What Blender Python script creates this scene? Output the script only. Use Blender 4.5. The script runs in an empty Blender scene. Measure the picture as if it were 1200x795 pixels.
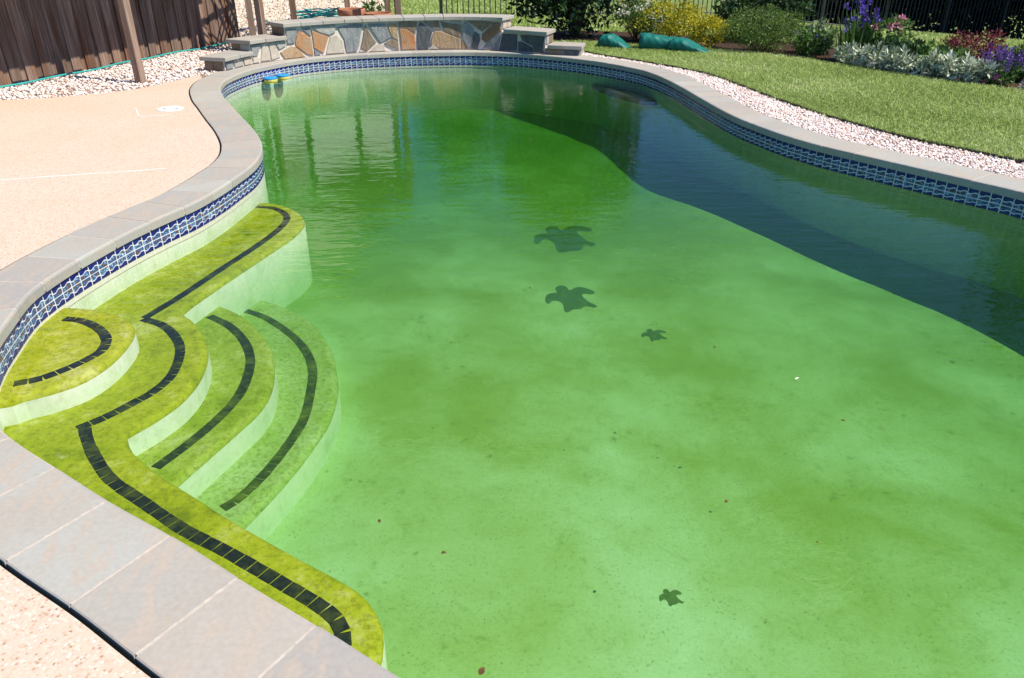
import bpy, bmesh, math, random
import numpy as np
from mathutils import Vector, Matrix
random.seed(7); RNG = np.random.default_rng(11)
sc = bpy.context.scene
COL = sc.collection

# ------------------------------------------------------------------ camera, sky, sun, exposure
cam_data = bpy.data.cameras.new('camera'); cam = bpy.data.objects.new('camera', cam_data); COL.objects.link(cam)
cam.location = (0, 0, 1.6); cam.rotation_euler = (math.radians(90 - 28.3), 0, 0)
cam_data.sensor_width = 36; cam_data.lens = 36 * 900 / 1200; cam_data.clip_end = 2000; cam_data.clip_start = .05
sc.camera = cam
SUN_EL = math.radians(54); SUN_AZ = (0.927, -0.375)          # towards the sun, in plan
world = bpy.data.worlds.new('World'); sc.world = world; world.use_nodes = True
wn = world.node_tree.nodes; wl = world.node_tree.links
sky = wn.new('ShaderNodeTexSky'); sky.sky_type = 'NISHITA'; sky.sun_disc = False
sky.sun_elevation = SUN_EL; sky.sun_rotation = math.atan2(SUN_AZ[0], SUN_AZ[1])
sky.air_density = 0.6; sky.dust_density = 0.0; sky.ozone_density = 10.0
wl.new(sky.outputs[0], wn['Background'].inputs[0]); wn['Background'].inputs[1].default_value = 0.15
sd = bpy.data.lights.new('sun', 'SUN'); sd.energy = 5.0; sd.angle = math.radians(.5); sd.color = (1, .94, .82)
sun = bpy.data.objects.new('sun', sd); COL.objects.link(sun); sun.location = (20, -8, 30)
sv = Vector((SUN_AZ[0]*math.cos(SUN_EL), SUN_AZ[1]*math.cos(SUN_EL), math.sin(SUN_EL))).normalized()
sun.rotation_euler = sv.to_track_quat('Z', 'Y').to_euler()
sc.view_settings.view_transform = 'Standard'; sc.view_settings.look = 'None'
sc.view_settings.exposure = 0.45; sc.view_settings.gamma = 1.0; sc.view_settings.use_curve_mapping = False
sc.render.engine = 'CYCLES'
cy = sc.cycles
cy.use_denoising = True; cy.max_bounces = 6; cy.diffuse_bounces = 2; cy.glossy_bounces = 3; cy.transmission_bounces = 4
cy.transparent_max_bounces = 16; cy.volume_bounces = 1; cy.caustics_reflective = False; cy.caustics_refractive = False
cy.sample_clamp_indirect = 6; cy.use_adaptive_sampling = True; cy.adaptive_threshold = .015

WL = -0.18                                             # water level below the coping

# ------------------------------------------------------------------ material helpers
class NT:
    def __init__(s, name):
        s.m = bpy.data.materials.new(name); s.m.use_nodes = True
        s.n = s.m.node_tree.nodes; s.l = s.m.node_tree.links
        s.b = s.n['Principled BSDF']; s.out = s.n['Material Output']
    def node(s, t, **k):
        x = s.n.new('ShaderNode' + t)
        for a, v in k.items(): setattr(x, a, v)
        return x
    def link(s, a, b): s.l.new(a, b)
    def pos(s, which='pos'):
        if which == 'pos': return s.node('NewGeometry').outputs['Position']
        return s.node('TexCoord').outputs['Object']
    def noise(s, vec, scale, detail=4, rough=.55, stretch=None, dist=0):
        if stretch:
            mp = s.node('Mapping'); s.link(vec, mp.inputs[0]); mp.inputs['Scale'].default_value = stretch; vec = mp.outputs[0]
        x = s.node('TexNoise'); s.link(vec, x.inputs['Vector'])
        x.inputs['Scale'].default_value = scale; x.inputs['Detail'].default_value = detail; x.inputs['Roughness'].default_value = rough
        x.inputs['Distortion'].default_value = dist
        return x.outputs['Fac']
    def vor(s, vec, scale, out='Color', feature='F1', rnd=1.0):
        x = s.node('TexVoronoi', feature=feature); s.link(vec, x.inputs['Vector']); x.inputs['Scale'].default_value = scale
        x.inputs['Randomness'].default_value = rnd
        return x.outputs[out]
    def ramp(s, fac, stops, interp='LINEAR'):
        r = s.node('ValToRGB'); r.color_ramp.interpolation = interp
        e = r.color_ramp.elements
        while len(e) < len(stops): e.new(.5)
        for i, (p, c) in enumerate(stops):
            e[i].position = p; e[i].color = (*c, 1) if len(c) == 3 else c
        s.link(fac, r.inputs[0]); return r.outputs[0]
    def mix(s, fac, a, b, mode='MIX'):
        x = s.node('Mix', data_type='RGBA', blend_type=mode)
        for sock, v in ((x.inputs[0], fac), (x.inputs[6], a), (x.inputs[7], b)):
            if isinstance(v, (int, float)): sock.default_value = v
            elif isinstance(v, tuple): sock.default_value = (*v, 1)
            else: s.link(v, sock)
        return x.outputs[2]
    def math(s, op, a, b=0.0):
        x = s.node('Math', operation=op)
        for sock, v in ((x.inputs[0], a), (x.inputs[1], b)):
            if isinstance(v, (int, float)): sock.default_value = v
            else: s.link(v, sock)
        return x.outputs[0]
    def rnd(s): return s.node('ObjectInfo').outputs['Random']
    def bump(s, h, strength=.3, dist=.01):
        x = s.node('Bump'); x.inputs['Strength'].default_value = strength; x.inputs['Distance'].default_value = dist
        s.link(h, x.inputs['Height']); s.link(x.outputs[0], s.b.inputs['Normal']); return x.outputs[0]
    def base(s, c, rough=.8, spec=.3):
        if isinstance(c, tuple): s.b.inputs['Base Color'].default_value = (*c, 1)
        else: s.link(c, s.b.inputs['Base Color'])
        s.b.inputs['Roughness'].default_value = rough; s.b.inputs['Specular IOR Level'].default_value = spec
        return s.m

M = {}
def mk_bluestone(name, stops, tint=1.0):
    t = NT(name); p = t.pos()
    c = t.ramp(t.rnd(), stops)
    n1 = t.noise(p, 3.5, 5, .6, dist=.6); n2 = t.noise(p, 60, 3); n3 = t.noise(p, 9, 4, .6, stretch=(1, .35, 1), dist=1.5)
    c = t.mix(t.ramp(n1, [(.42, (0, 0, 0)), (.66, (.7, .7, .7))]), c, (.37, .32, .26))
    c = t.mix(t.math('MULTIPLY', t.ramp(n3, [(.52, (0, 0, 0)), (.60, (1, 1, 1))]), .6), c, (.44, .35, .27))
    c = t.mix(t.ramp(n2, [(.3, (.82, .82, .82)), (.7, (1.1, 1.1, 1.1))]), c, c, 'MULTIPLY') if False else c
    c = t.mix(.16, c, t.ramp(n2, [(.3, (.22, .21, .20)), (.7, (.48, .47, .44))]))
    t.bump(n2, .10, .002)
    return t.base(c, .75, .3)
M['bluestone'] = mk_bluestone('bluestone', [(0, (.33, .33, .30)), (.25, (.42, .405, .36)), (.5, (.33, .315, .285)), (.7, (.42, .375, .32)), (.85, (.33, .305, .28)), (1, (.385, .375, .34))])

def mk_deck():
    t = NT('exposed_aggregate'); p = t.pos()
    v = t.node('TexVoronoi'); t.link(p, v.inputs[0]); v.inputs['Scale'].default_value = 120
    sep = t.node('SeparateColor'); t.link(v.outputs['Color'], sep.inputs[0])
    c = t.ramp(sep.outputs[0], [(0, (.32, .19, .12)), (.10, (.51, .34, .24)), (.25, (.58, .44, .335)), (.6, (.61, .485, .385)), (.88, (.65, .55, .45)), (1, (.71, .64, .57))])
    c = t.mix(t.ramp(v.outputs['Distance'], [(.30, (0, 0, 0)), (.65, (.85, .85, .85))]), c, (.57, .45, .355))
    big = t.noise(p, .8, 5, .6); c = t.mix(t.ramp(big, [(.45, (0, 0, 0)), (.75, (.35, .35, .35))]), c, (.52, .36, .22))
    st = t.noise(p, 5, 6, .7); c = t.mix(t.ramp(st, [(.62, (0, 0, 0)), (.78, (.5, .5, .5))]), c, (.42, .30, .21))
    t.bump(t.ramp(v.outputs['Distance'], [(0, (1, 1, 1)), (.6, (0, 0, 0))]), .22, .002)
    return t.base(c, .85, .2)
M['deck'] = mk_deck()

def mk_simple(name, c1, c2, scale=20, rough=.8, spec=.3, bump=.2, detail=4, obj=False):
    t = NT(name); p = t.pos('obj' if obj else 'pos'); n = t.noise(p, scale, detail, .6)
    c = t.ramp(n, [(.3, c1), (.7, c2)])
    if bump: t.bump(n, bump, .006)
    return t.base(c, rough, spec)
M['mortar'] = mk_simple('mortar', (.40, .345, .29), (.56, .49, .42), 60)
M['wall_mortar'] = mk_simple('wall_mortar', (.58, .50, .43), (.72, .64, .56), 60)
M['soil'] = mk_simple('soil', (.05, .035, .025), (.10, .07, .05), 30, .95, .1, .5)
M['mulch'] = mk_simple('mulch', (.025, .016, .012), (.085, .05, .035), 60, .95, .1, .8)
M['gap'] = mk_simple('joint_filler', (.02, .018, .016), (.04, .035, .03), 40)
M['edging'] = mk_simple('black_plastic', (.012, .011, .010), (.025, .022, .02), 15, .5, .4, 0)
M['white_plastic'] = mk_simple('white_plastic', (.72, .71, .69), (.80, .79, .77), 10, .45, .4, 0)
M['terracotta'] = mk_simple('terracotta', (.34, .13, .07), (.46, .21, .12), 12, .85, .2, .1)
M['iron'] = mk_simple('black_iron', (.008, .009, .011), (.02, .022, .026), 20, .45, .5, 0)
M['hose'] = mk_simple('hose_plastic', (.02, .28, .26), (.05, .42, .38), 30, .4, .5, 0)
M['tarp'] = mk_simple('green_vinyl', (.0, .10, .08), (.006, .17, .135), 14, .5, .4, .5)
M['foam_blue'] = mk_simple('blue_foam', (.02, .22, .55), (.03, .30, .66), 40, .8, .2, .2)
M['foam_yellow'] = mk_simple('yellow_foam', (.62, .52, .12), (.72, .62, .20), 60, .85, .2, .4)

def mk_wood(name, cols, warm):
    t = NT(name); tc = t.node('TexCoord').outputs['Object']
    off = t.node('CombineXYZ'); r = t.rnd(); t.link(t.math('MULTIPLY', r, 37.0), off.inputs[0]); t.link(t.math('MULTIPLY', r, 91.0), off.inputs[2])
    add = t.node('VectorMath', operation='ADD'); t.link(tc, add.inputs[0]); t.link(off.outputs[0], add.inputs[1]); p = add.outputs[0]
    g = t.noise(p, 1, 6, .65, stretch=(70, 70, 1.6), dist=.4)
    b = t.noise(p, 1, 4, .6, stretch=(9, 9, .9), dist=.5)
    c = t.ramp(g, [(.25, cols[0]), (.5, cols[1]), (.75, cols[2])])
    c = t.mix(t.ramp(b, [(.50, (0, 0, 0)), (.68, (.8, .8, .8))]), c, warm)
    tone = t.ramp(r, [(0, (.65, .65, .65)), (1, (1.15, 1.12, 1.1))]); c = t.mix(1.0, c, tone, 'MULTIPLY')
    t.bump(g, .5, .004)
    return t.base(c, .85, .15)
M['fence_wood'] = mk_wood('weathered_cedar', [(.06, .038, .027), (.24, .16, .12), (.47, .35, .28)], (.17, .065, .025))
M['post_wood'] = mk_wood('weathered_post', [(.13, .085, .06), (.28, .20, .155), (.42, .32, .26)], (.20, .11, .06))

def mk_plaster():
    t = NT('pool_plaster'); p = t.pos()
    n1 = t.noise(p, 1.0, 3, .5, dist=.35); n2 = t.noise(p, 2.6, 4, .6, dist=.5); n3 = t.noise(p, 14, 4, .7); n4 = t.noise(p, 60, 2, .6)
    sx = t.node('SeparateXYZ'); t.link(p, sx.inputs[0]); mr = t.node('MapRange'); t.link(sx.outputs[1], mr.inputs[0])
    mr.inputs[1].default_value = 1.5; mr.inputs[2].default_value = 7.0; mr.inputs[3].default_value = -.055; mr.inputs[4].default_value = .12   # shifts the floor tint darker green towards the far end
    alg = t.math('ADD', t.math('ADD', t.math('MULTIPLY', n1, .66), mr.outputs[0]), t.math('ADD', t.math('MULTIPLY', n2, .26), t.math('MULTIPLY', n3, .08)))
    c = t.ramp(alg, [(.32, (.62, .74, .62)), (.46, (.49, .60, .36)), (.60, (.37, .46, .15)), (.80, (.27, .36, .06))])
    spot = t.math('MULTIPLY', t.ramp(n3, [(.60, (0, 0, 0)), (.70, (1, 1, 1))]), t.ramp(n2, [(.50, (0, 0, 0)), (.62, (1, 1, 1))]))
    c = t.mix(t.math('MULTIPLY', spot, .7), c, (.10, .17, .06))
    c = t.mix(t.math('MULTIPLY', t.ramp(n4, [(.5, (0, 0, 0)), (.75, (1, 1, 1))]), .22), c, (.16, .24, .06))
    n5 = t.noise(p, 6, 5, .75, dist=1.2); c = t.mix(t.math('MULTIPLY', t.ramp(n5, [(.56, (0, 0, 0)), (.66, (1, 1, 1))]), .22), c, (.20, .30, .08))
    c = t.mix(t.math('MULTIPLY', t.ramp(t.noise(p, 90, 1, .5), [(.66, (0, 0, 0)), (.74, (1, 1, 1))]), .5), c, (.08, .12, .03))
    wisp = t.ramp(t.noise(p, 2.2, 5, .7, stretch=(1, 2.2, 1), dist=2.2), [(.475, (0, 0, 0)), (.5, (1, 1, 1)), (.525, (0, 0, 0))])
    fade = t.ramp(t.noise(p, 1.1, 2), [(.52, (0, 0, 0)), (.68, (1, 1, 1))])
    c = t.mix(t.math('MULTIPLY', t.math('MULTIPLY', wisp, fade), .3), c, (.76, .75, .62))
    return t.base(c, .9, .1)
M['plaster'] = mk_plaster()
def mk_wall_plaster():
    t = NT('riser_plaster'); p = t.pos(); n = t.noise(p, 5, 5, .6); n3 = t.noise(p, 35, 4, .6)
    c = t.ramp(n, [(.38, (.80, .83, .82)), (.58, (.72, .79, .75)), (.78, (.54, .64, .44))])
    c = t.mix(t.math('MULTIPLY', t.ramp(n3, [(.5, (0, 0, 0)), (.72, (1, 1, 1))]), .3), c, (.45, .52, .22))
    stk = t.noise(p, 1, 4, .6, stretch=(16, 16, 2.2)); c = t.mix(t.math('MULTIPLY', t.ramp(stk, [(.50, (0, 0, 0)), (.66, (1, 1, 1))]), .22), c, (.52, .62, .36))
    return t.base(c, .9, .1)
M['riser'] = mk_wall_plaster()
def mk_algae(name='algae_step', stops=None):
    t = NT(name); p = t.pos()
    n1 = t.noise(p, 2.6, 3, .6, dist=.4); n2 = t.noise(p, 13, 4, .7); n3 = t.noise(p, 48, 4, .7)
    a = t.math('ADD', t.math('MULTIPLY', n1, .5), t.math('MULTIPLY', n2, .5))
    c = t.ramp(a, stops or [(.35, (.46, .48, .14)), (.44, (.35, .385, .022)), (.54, (.28, .33, .009)), (.64, (.16, .21, .006))])
    c = t.mix(t.math('MULTIPLY', t.ramp(n3, [(.48, (0, 0, 0)), (.64, (1, 1, 1))]), .5), c, (.13, .14, .012))
    c = t.mix(t.math('MULTIPLY', t.ramp(n2, [(.64, (0, 0, 0)), (.74, (1, 1, 1))]), .5), c, (.08, .09, .012))
    c = t.mix(t.math('MULTIPLY', t.ramp(t.noise(p, 7, 4, .6), [(.64, (0, 0, 0)), (.72, (1, 1, 1))]), .35 if stops is None else .1), c, (.62, .60, .36))
    t.bump(n3, .5, .006)
    return t.base(c, .9, .1)
M['algae'] = mk_algae()
M['algae_haze_mid'] = mk_algae('algae_lower_step_haze', [(.35, (.44, .49, .20)), (.44, (.36, .42, .08)), (.54, (.28, .36, .03)), (.66, (.19, .26, .015))])  # algae tread with underwater haze painted into its colour
M['algae_haze_pale'] = mk_algae('algae_lowest_step_haze', [(.35, (.47, .56, .30)), (.45, (.40, .50, .20)), (.54, (.35, .46, .13)), (.66, (.28, .39, .08))])  # lowest tread: palest copy, haze of deeper water mixed into the algae colour
def mk_growth_fade(name, c1, c2, grow, amt, scale=40):
    t = NT(name); p = t.pos(); n = t.noise(p, scale, 5, .65); m = t.noise(p, 9, 5, .65)
    c = t.ramp(n, [(.35, c1), (.65, c2)]); c = t.mix(t.math('MULTIPLY', t.ramp(m, [(.48, (0, 0, 0)), (.68, (1, 1, 1))]), amt), c, grow)
    return t.base(c, .8, .15)
M['trim_tile'] = mk_growth_fade('dark_trim_tile', (.006, .009, .011), (.02, .026, .022), (.09, .11, .02), .6)
M['trim_haze'] = mk_growth_fade('half_hazed_trim_tile', (.014, .022, .014), (.04, .055, .022), (.13, .16, .025), .7)  # algae patches plus water haze painted into the tile colour
M['trim_deep_haze'] = mk_growth_fade('deep_hazed_trim_tile', (.03, .045, .02), (.07, .09, .025), (.17, .21, .03), .8)  # same tile deeper down, lightened further as painted water haze
M['mosaic'] = mk_growth_fade('green_mosaic', (.085, .14, .07), (.15, .22, .09), (.20, .29, .10), .5, 70)  # mosaic colour lightened to paint in its fade under water
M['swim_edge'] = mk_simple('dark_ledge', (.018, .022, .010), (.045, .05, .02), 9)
M['grout'] = mk_simple('tile_grout', (.70, .70, .68), (.80, .79, .76), 40)
def mk_tile_mid():
    t = NT('glazed_mottled_tile'); p = t.pos()
    n = t.noise(p, 42, 5, .65, dist=.8); m = t.noise(p, 13, 2)
    c = t.ramp(n, [(.36, (.05, .03, .02)), (.44, (.22, .12, .075)), (.475, (.02, .035, .10)), (.53, (.04, .12, .28)), (.59, (.20, .38, .56)), (.66, (.68, .72, .75))])  # whitish end of the ramp paints sun glints on the glaze
    c = t.mix(t.ramp(m, [(.42, (0, 0, 0)), (.62, (.4, .4, .4))]), c, (.03, .09, .24))
    return t.base(c, .25, .2)
M['tile_mid'] = mk_tile_mid()
M['tile_dark'] = mk_simple('glazed_cobalt_tile', (.008, .010, .11), (.016, .022, .20), 22, .1, .5, 0)
STONE_C = {'g': ((.17, .18, .19), (.31, .31, .30)), 'o': ((.50, .17, .045), (.40, .28, .17)), 'l': ((.34, .33, .30), (.44, .41, .36)),
           'c': ((.46, .38, .28), (.54, .48, .40)), 'b': ((.17, .12, .08), (.30, .23, .16)), 't': ((.42, .22, .09), (.42, .33, .22)),
           'd': ((.055, .062, .072), (.13, .13, .135)), 'r': ((.20, .085, .04), (.30, .19, .12))}
for k, (a, b) in STONE_C.items():
    t = NT('flagstone_' + k); p = t.pos(); n = t.noise(p, 8, 6, .65, stretch=(1.5, 1, .6), dist=1.2); n2 = t.noise(p, 45, 4)
    c = t.ramp(n, [(.34, a), (.62, b)]); c = t.mix(.25, c, t.ramp(n2, [(.3, (a[0]*.6, a[1]*.6, a[2]*.6)), (.7, b)]))
    t.bump(n, .9, .02); M['st_' + k] = t.base(c, .7, .35)
def mk_pebble(name, stops):
    t = NT(name); a = t.node('Attribute', attribute_name='rnd')
    c = t.ramp(a.outputs['Fac'], stops); return t.base(c, .8, .25)
M['pebble'] = mk_pebble('marble_chips', [(0, (.40, .25, .18)), (.08, (.60, .42, .34)), (.25, (.76, .60, .53)), (.6, (.82, .71, .66)), (1, (.88, .81, .78))])
M['pebble2'] = mk_pebble('river_gravel', [(0, (.25, .17, .11)), (.3, (.56, .44, .33)), (.7, (.70, .58, .46)), (1, (.80, .72, .62))])

def mk_leaf(name, stops, trans=.35, rough=.45):
    t = NT(name); a = t.node('Attribute', attribute_name='rnd')
    c = t.ramp(a.outputs['Fac'], stops); t.base(c, rough, .35)
    tr = t.node('BsdfTranslucent'); t.link(c, tr.inputs[0]); mx = t.node('MixShader'); mx.inputs[0].default_value = trans
    t.link(t.b.outputs[0], mx.inputs[1]); t.link(tr.outputs[0], mx.inputs[2]); t.link(mx.outputs[0], t.out.inputs['Surface'])
    return t.m
M['grass'] = mk_leaf('grass_blades', [(0, (.20, .22, .07)), (.2, (.27, .38, .08)), (.6, (.42, .53, .15)), (.9, (.58, .66, .28)), (1, (.78, .75, .52))], .35, .5)
M['leaf_dark'] = mk_leaf('leaf_dark', [(0, (.012, .03, .010)), (.6, (.03, .07, .02)), (1, (.075, .13, .04))], .2, .3)
M['leaf_evergreen'] = mk_leaf('leaf_evergreen', [(0, (.006, .012, .006)), (.7, (.012, .026, .010)), (1, (.03, .05, .015))], .1, .6)  # leaf colour darkened to stand in for the shade over these trees
M['leaf_mid'] = mk_leaf('leaf_mid', [(0, (.05, .11, .02)), (.6, (.11, .21, .045)), (1, (.20, .31, .08))], .35)
M['leaf_fine'] = mk_leaf('leaf_fine', [(0, (.05, .10, .02)), (.6, (.13, .21, .04)), (1, (.25, .34, .08))], .35)
M['leaf_yellow'] = mk_leaf('leaf_yellow', [(0, (.16, .18, .01)), (.5, (.46, .42, .02)), (1, (.68, .58, .04))], .35)
M['leaf_silver'] = mk_leaf('leaf_silver', [(0, (.13, .20, .08)), (.45, (.38, .44, .30)), (1, (.78, .79, .66))], .15, .8)
M['leaf_red'] = mk_leaf('leaf_red', [(0, (.06, .010, .014)), (.6, (.17, .025, .035)), (1, (.32, .07, .07))], .3)
M['leaf_sword'] = mk_leaf('leaf_sword', [(0, (.03, .08, .02)), (.6, (.07, .15, .03)), (1, (.14, .24, .06))], .3)
M['leaf_pale'] = mk_leaf('leaf_pale', [(0, (.12, .20, .06)), (.5, (.22, .30, .11)), (1, (.42, .46, .26))], .35)
M['fl_white'] = mk_leaf('flower_white', [(0, (.66, .62, .50)), (1, (.82, .80, .72))], .3)
M['fl_purple'] = mk_leaf('flower_purple', [(0, (.07, .03, .30)), (1, (.20, .12, .55))], .3)
M['fl_violet'] = mk_leaf('flower_violet', [(0, (.10, .04, .26)), (1, (.24, .13, .46))], .3)
M['fl_pink'] = mk_leaf('flower_pink', [(0, (.60, .14, .28)), (1, (.80, .36, .46))], .3)
M['fl_magenta'] = mk_leaf('flower_magenta', [(0, (.45, .03, .26)), (1, (.65, .10, .42))], .3)
M['bark'] = mk_simple('bark', (.035, .025, .018), (.09, .065, .045), 18, .9, .1, .6)
M['stem_green'] = mk_simple('stem_green', (.05, .10, .03), (.08, .14, .04), 18, .8, .2, 0)
M['siding'] = mk_simple('house_siding', (.76, .74, .64), (.82, .80, .71), 3, .8, .2, .1)
M['shingle'] = mk_simple('roof_shingle', (.08, .075, .07), (.16, .15, .14), 8, .9, .2, .3)
M['glass'] = mk_simple('window_glass', (.02, .03, .035), (.03, .04, .05), 2, .05, .6, 0)
M['dead_leaf'] = mk_simple('dead_leaf', (.06, .03, .015), (.16, .08, .03), 60, .8, .2, 0)
M['petal'] = mk_simple('pale_petal', (.62, .58, .45), (.75, .70, .58), 60, .8, .2, 0)

def mk_lawn_base():
    t = NT('lawn_ground'); p = t.pos(); n = t.noise(p, 25, 5, .7); n2 = t.noise(p, 1.2, 3)
    c = t.ramp(n, [(.3, (.07, .10, .03)), (.7, (.22, .30, .08))]); c = t.mix(t.math('MULTIPLY', n2, .4), c, (.26, .30, .11))
    t.bump(n, .8, .03); return t.base(c, .95, .1)
M['lawn'] = mk_lawn_base()

def mk_water():
    t = NT('pool_water'); p = t.pos()
    n1 = t.noise(p, 5.5, 1, .5, stretch=(.55, 1.6, 1)); n2 = t.noise(p, 17, 1, .5, stretch=(.6, 1.5, 1))
    h = t.math('ADD', n1, t.math('MULTIPLY', n2, .45))
    bp_ = t.node('Bump'); bp_.inputs['Strength'].default_value = .25; bp_.inputs['Distance'].default_value = .012; t.link(h, bp_.inputs['Height'])
    fr = t.node('Fresnel'); fr.inputs['IOR'].default_value = 1.333; t.link(bp_.outputs[0], fr.inputs['Normal'])
    tr = t.node('BsdfTransparent'); gl = t.node('BsdfGlossy'); gl.inputs['Roughness'].default_value = .012; t.link(bp_.outputs[0], gl.inputs['Normal'])
    mx = t.node('MixShader'); t.link(fr.outputs[0], mx.inputs[0]); t.link(tr.outputs[0], mx.inputs[1]); t.link(gl.outputs[0], mx.inputs[2])
    t.link(mx.outputs[0], t.out.inputs['Surface'])
    ab = t.node('VolumeAbsorption'); ab.inputs['Color'].default_value = (.30, .67, .20, 1); ab.inputs['Density'].default_value = 1.0
    vs = t.node('VolumeScatter'); vs.inputs['Color'].default_value = (.36, .90, .50, 1); vs.inputs['Density'].default_value = .055; vs.inputs['Anisotropy'].default_value = .3
    ad = t.node('AddShader'); t.link(ab.outputs[0], ad.inputs[0]); t.link(vs.outputs[0], ad.inputs[1]); t.link(ad.outputs[0], t.out.inputs['Volume'])
    return t.m
M['water'] = mk_water()

# ------------------------------------------------------------------ geometry helpers
def link(name, me, mat=None, parent=None, loc=None, mats=None):
    o = bpy.data.objects.new(name, me); COL.objects.link(o)
    if mats:
        if not me.materials:
            for m in mats: me.materials.append(M[m])
    elif mat and not me.materials: me.materials.append(M[mat])
    if parent: o.parent = parent
    if loc is not None: o.location = loc
    return o
def pym(name, v, f, smooth=False):
    me = bpy.data.meshes.new(name); me.from_pydata([tuple(map(float, q)) for q in v], [], f); me.update()
    if smooth: me.shade_smooth()
    return me
def fast_mesh(name, v, f, rnd=None, smooth=False):
    """v (N,3), f (K,n) equal sized faces"""
    v = np.asarray(v, np.float32); f = np.asarray(f, np.int32); k, n = f.shape
    me = bpy.data.meshes.new(name)
    me.vertices.add(len(v)); me.vertices.foreach_set('co', v.ravel())
    me.loops.add(k*n); me.loops.foreach_set('vertex_index', f.ravel())
    me.polygons.add(k); me.polygons.foreach_set('loop_start', np.arange(0, k*n, n, dtype=np.int32))
    if rnd is not None:
        a = me.attributes.new('rnd', 'FLOAT', 'FACE'); a.data.foreach_set('value', np.asarray(rnd, np.float32))
    me.update(calc_edges=True); me.validate()
    if smooth: me.shade_smooth()
    return me
def tag(o, label=None, cat=None, group=None, kind=None):
    for k, v in (('label', label), ('category', cat), ('group', group), ('kind', kind)):
        if v: o[k] = v
    return o
def empty(name, loc=(0, 0, 0), rz=0, parent=None):
    o = bpy.data.objects.new(name, None); COL.objects.link(o); o.location = loc; o.rotation_euler = (0, 0, rz); o.empty_display_size = .1
    if parent: o.parent = parent
    return o
def box_vf(x0, x1, y0, y1, z0, z1):
    v = [(x0, y0, z0), (x1, y0, z0), (x1, y1, z0), (x0, y1, z0), (x0, y0, z1), (x1, y0, z1), (x1, y1, z1), (x0, y1, z1)]
    return v, [(0, 3, 2, 1), (4, 5, 6, 7), (0, 1, 5, 4), (1, 2, 6, 5), (2, 3, 7, 6), (3, 0, 4, 7)]
def join_vf(parts):
    V, Fc = [], []
    for v, f in parts:
        o = len(V); V += list(v); Fc += [tuple(i + o for i in q) for q in f]
    return V, Fc
def bevel_me(me, w, seg=1):
    bm = bmesh.new(); bm.from_mesh(me); bmesh.ops.bevel(bm, geom=bm.edges[:], offset=w, segments=seg, affect='EDGES', profile=.6); bm.to_mesh(me); bm.free(); return me
def prism_vf(poly, z0, z1, zt=None):
    """polygon (ccw) extruded between heights; top may follow zt(x,y)"""
    n = len(poly)
    v = [(x, y, z0) for x, y in poly] + [(x, y, z1 if zt is None else zt(x, y)) for x, y in poly]
    f = [tuple(range(n - 1, -1, -1)), tuple(range(n, 2*n))] + [(i, (i+1) % n, n + (i+1) % n, n + i) for i in range(n)]
    return v, f
def area2(poly): return sum(poly[i-1][0]*poly[i][1] - poly[i][0]*poly[i-1][1] for i in range(len(poly)))
def ccw(poly): return list(poly) if area2(poly) > 0 else list(poly)[::-1]
def crom(pts, step=.05, closed=False):
    """Catmull-Rom curve resampled to even spacing"""
    P = np.array(pts, float); n = len(P); out = []
    rng = range(n if closed else n - 1)
    for i in rng:
        p1, p2 = P[i], P[(i+1) % n]
        p0 = P[(i-1) % n] if closed or i > 0 else 2*p1 - p2
        p3 = P[(i+2) % n] if closed or i < n - 2 else 2*p2 - p1
        for t in np.linspace(0, 1, 24, endpoint=False):
            out.append(.5*((2*p1) + (-p0+p2)*t + (2*p0-5*p1+4*p2-p3)*t*t + (-p0+3*p1-3*p2+p3)*t**3))
    out.append(P[0] if closed else P[-1]); out = np.array(out)
    s = np.r_[0, np.cumsum(np.linalg.norm(np.diff(out, axis=0), axis=1))]
    k = max(2, int(round(s[-1]/step)) + (0 if closed else 1))
    q = np.linspace(0, s[-1], k, endpoint=not closed)
    return np.stack([np.interp(q, s, out[:, j]) for j in range(P.shape[1])], 1)
class Path:
    def __init__(s, pts):
        s.P = np.array(pts, float); s.S = np.r_[0, np.cumsum(np.linalg.norm(np.diff(s.P, axis=0), axis=1))]; s.L = s.S[-1]
    def at(s, q): return np.array([np.interp(q, s.S, s.P[:, j]) for j in range(s.P.shape[1])])
    def tan(s, q):
        d = s.at(min(q + .02, s.L)) - s.at(max(q - .02, 0)); return d/np.linalg.norm(d)
def tube_vf(path, r, n=8, cap=True):
    P = np.array(path, float); V, Fc = [], []
    R = r if hasattr(r, '__len__') else [r]*len(P)
    for i, p in enumerate(P):
        d = P[min(i+1, len(P)-1)] - P[max(i-1, 0)]; d /= np.linalg.norm(d) + 1e-9
        a = np.cross(d, (0, 0, 1.)); a = a if np.linalg.norm(a) > 1e-3 else np.array((1., 0, 0)); a /= np.linalg.norm(a); b = np.cross(d, a)
        for k in range(n):
            t = 2*math.pi*k/n; V.append(tuple(p + R[i]*(a*math.cos(t) + b*math.sin(t))))
    for i in range(len(P) - 1):
        for k in range(n): Fc.append((i*n+k, i*n+(k+1) % n, (i+1)*n+(k+1) % n, (i+1)*n+k))
    if cap: Fc += [tuple(range(n-1, -1, -1)), tuple(range((len(P)-1)*n, len(P)*n))]
    return V, Fc
def in_poly(x, y, poly):
    poly = np.asarray(poly); ins = np.zeros(len(x), bool); j = len(poly) - 1
    for i in range(len(poly)):
        xi, yi = poly[i]; xj, yj = poly[j]
        c = ((yi > y) != (yj > y)) & (x < (xj - xi)*(y - yi)/(yj - yi + 1e-12) + xi)
        ins ^= c; j = i
    return ins
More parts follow.
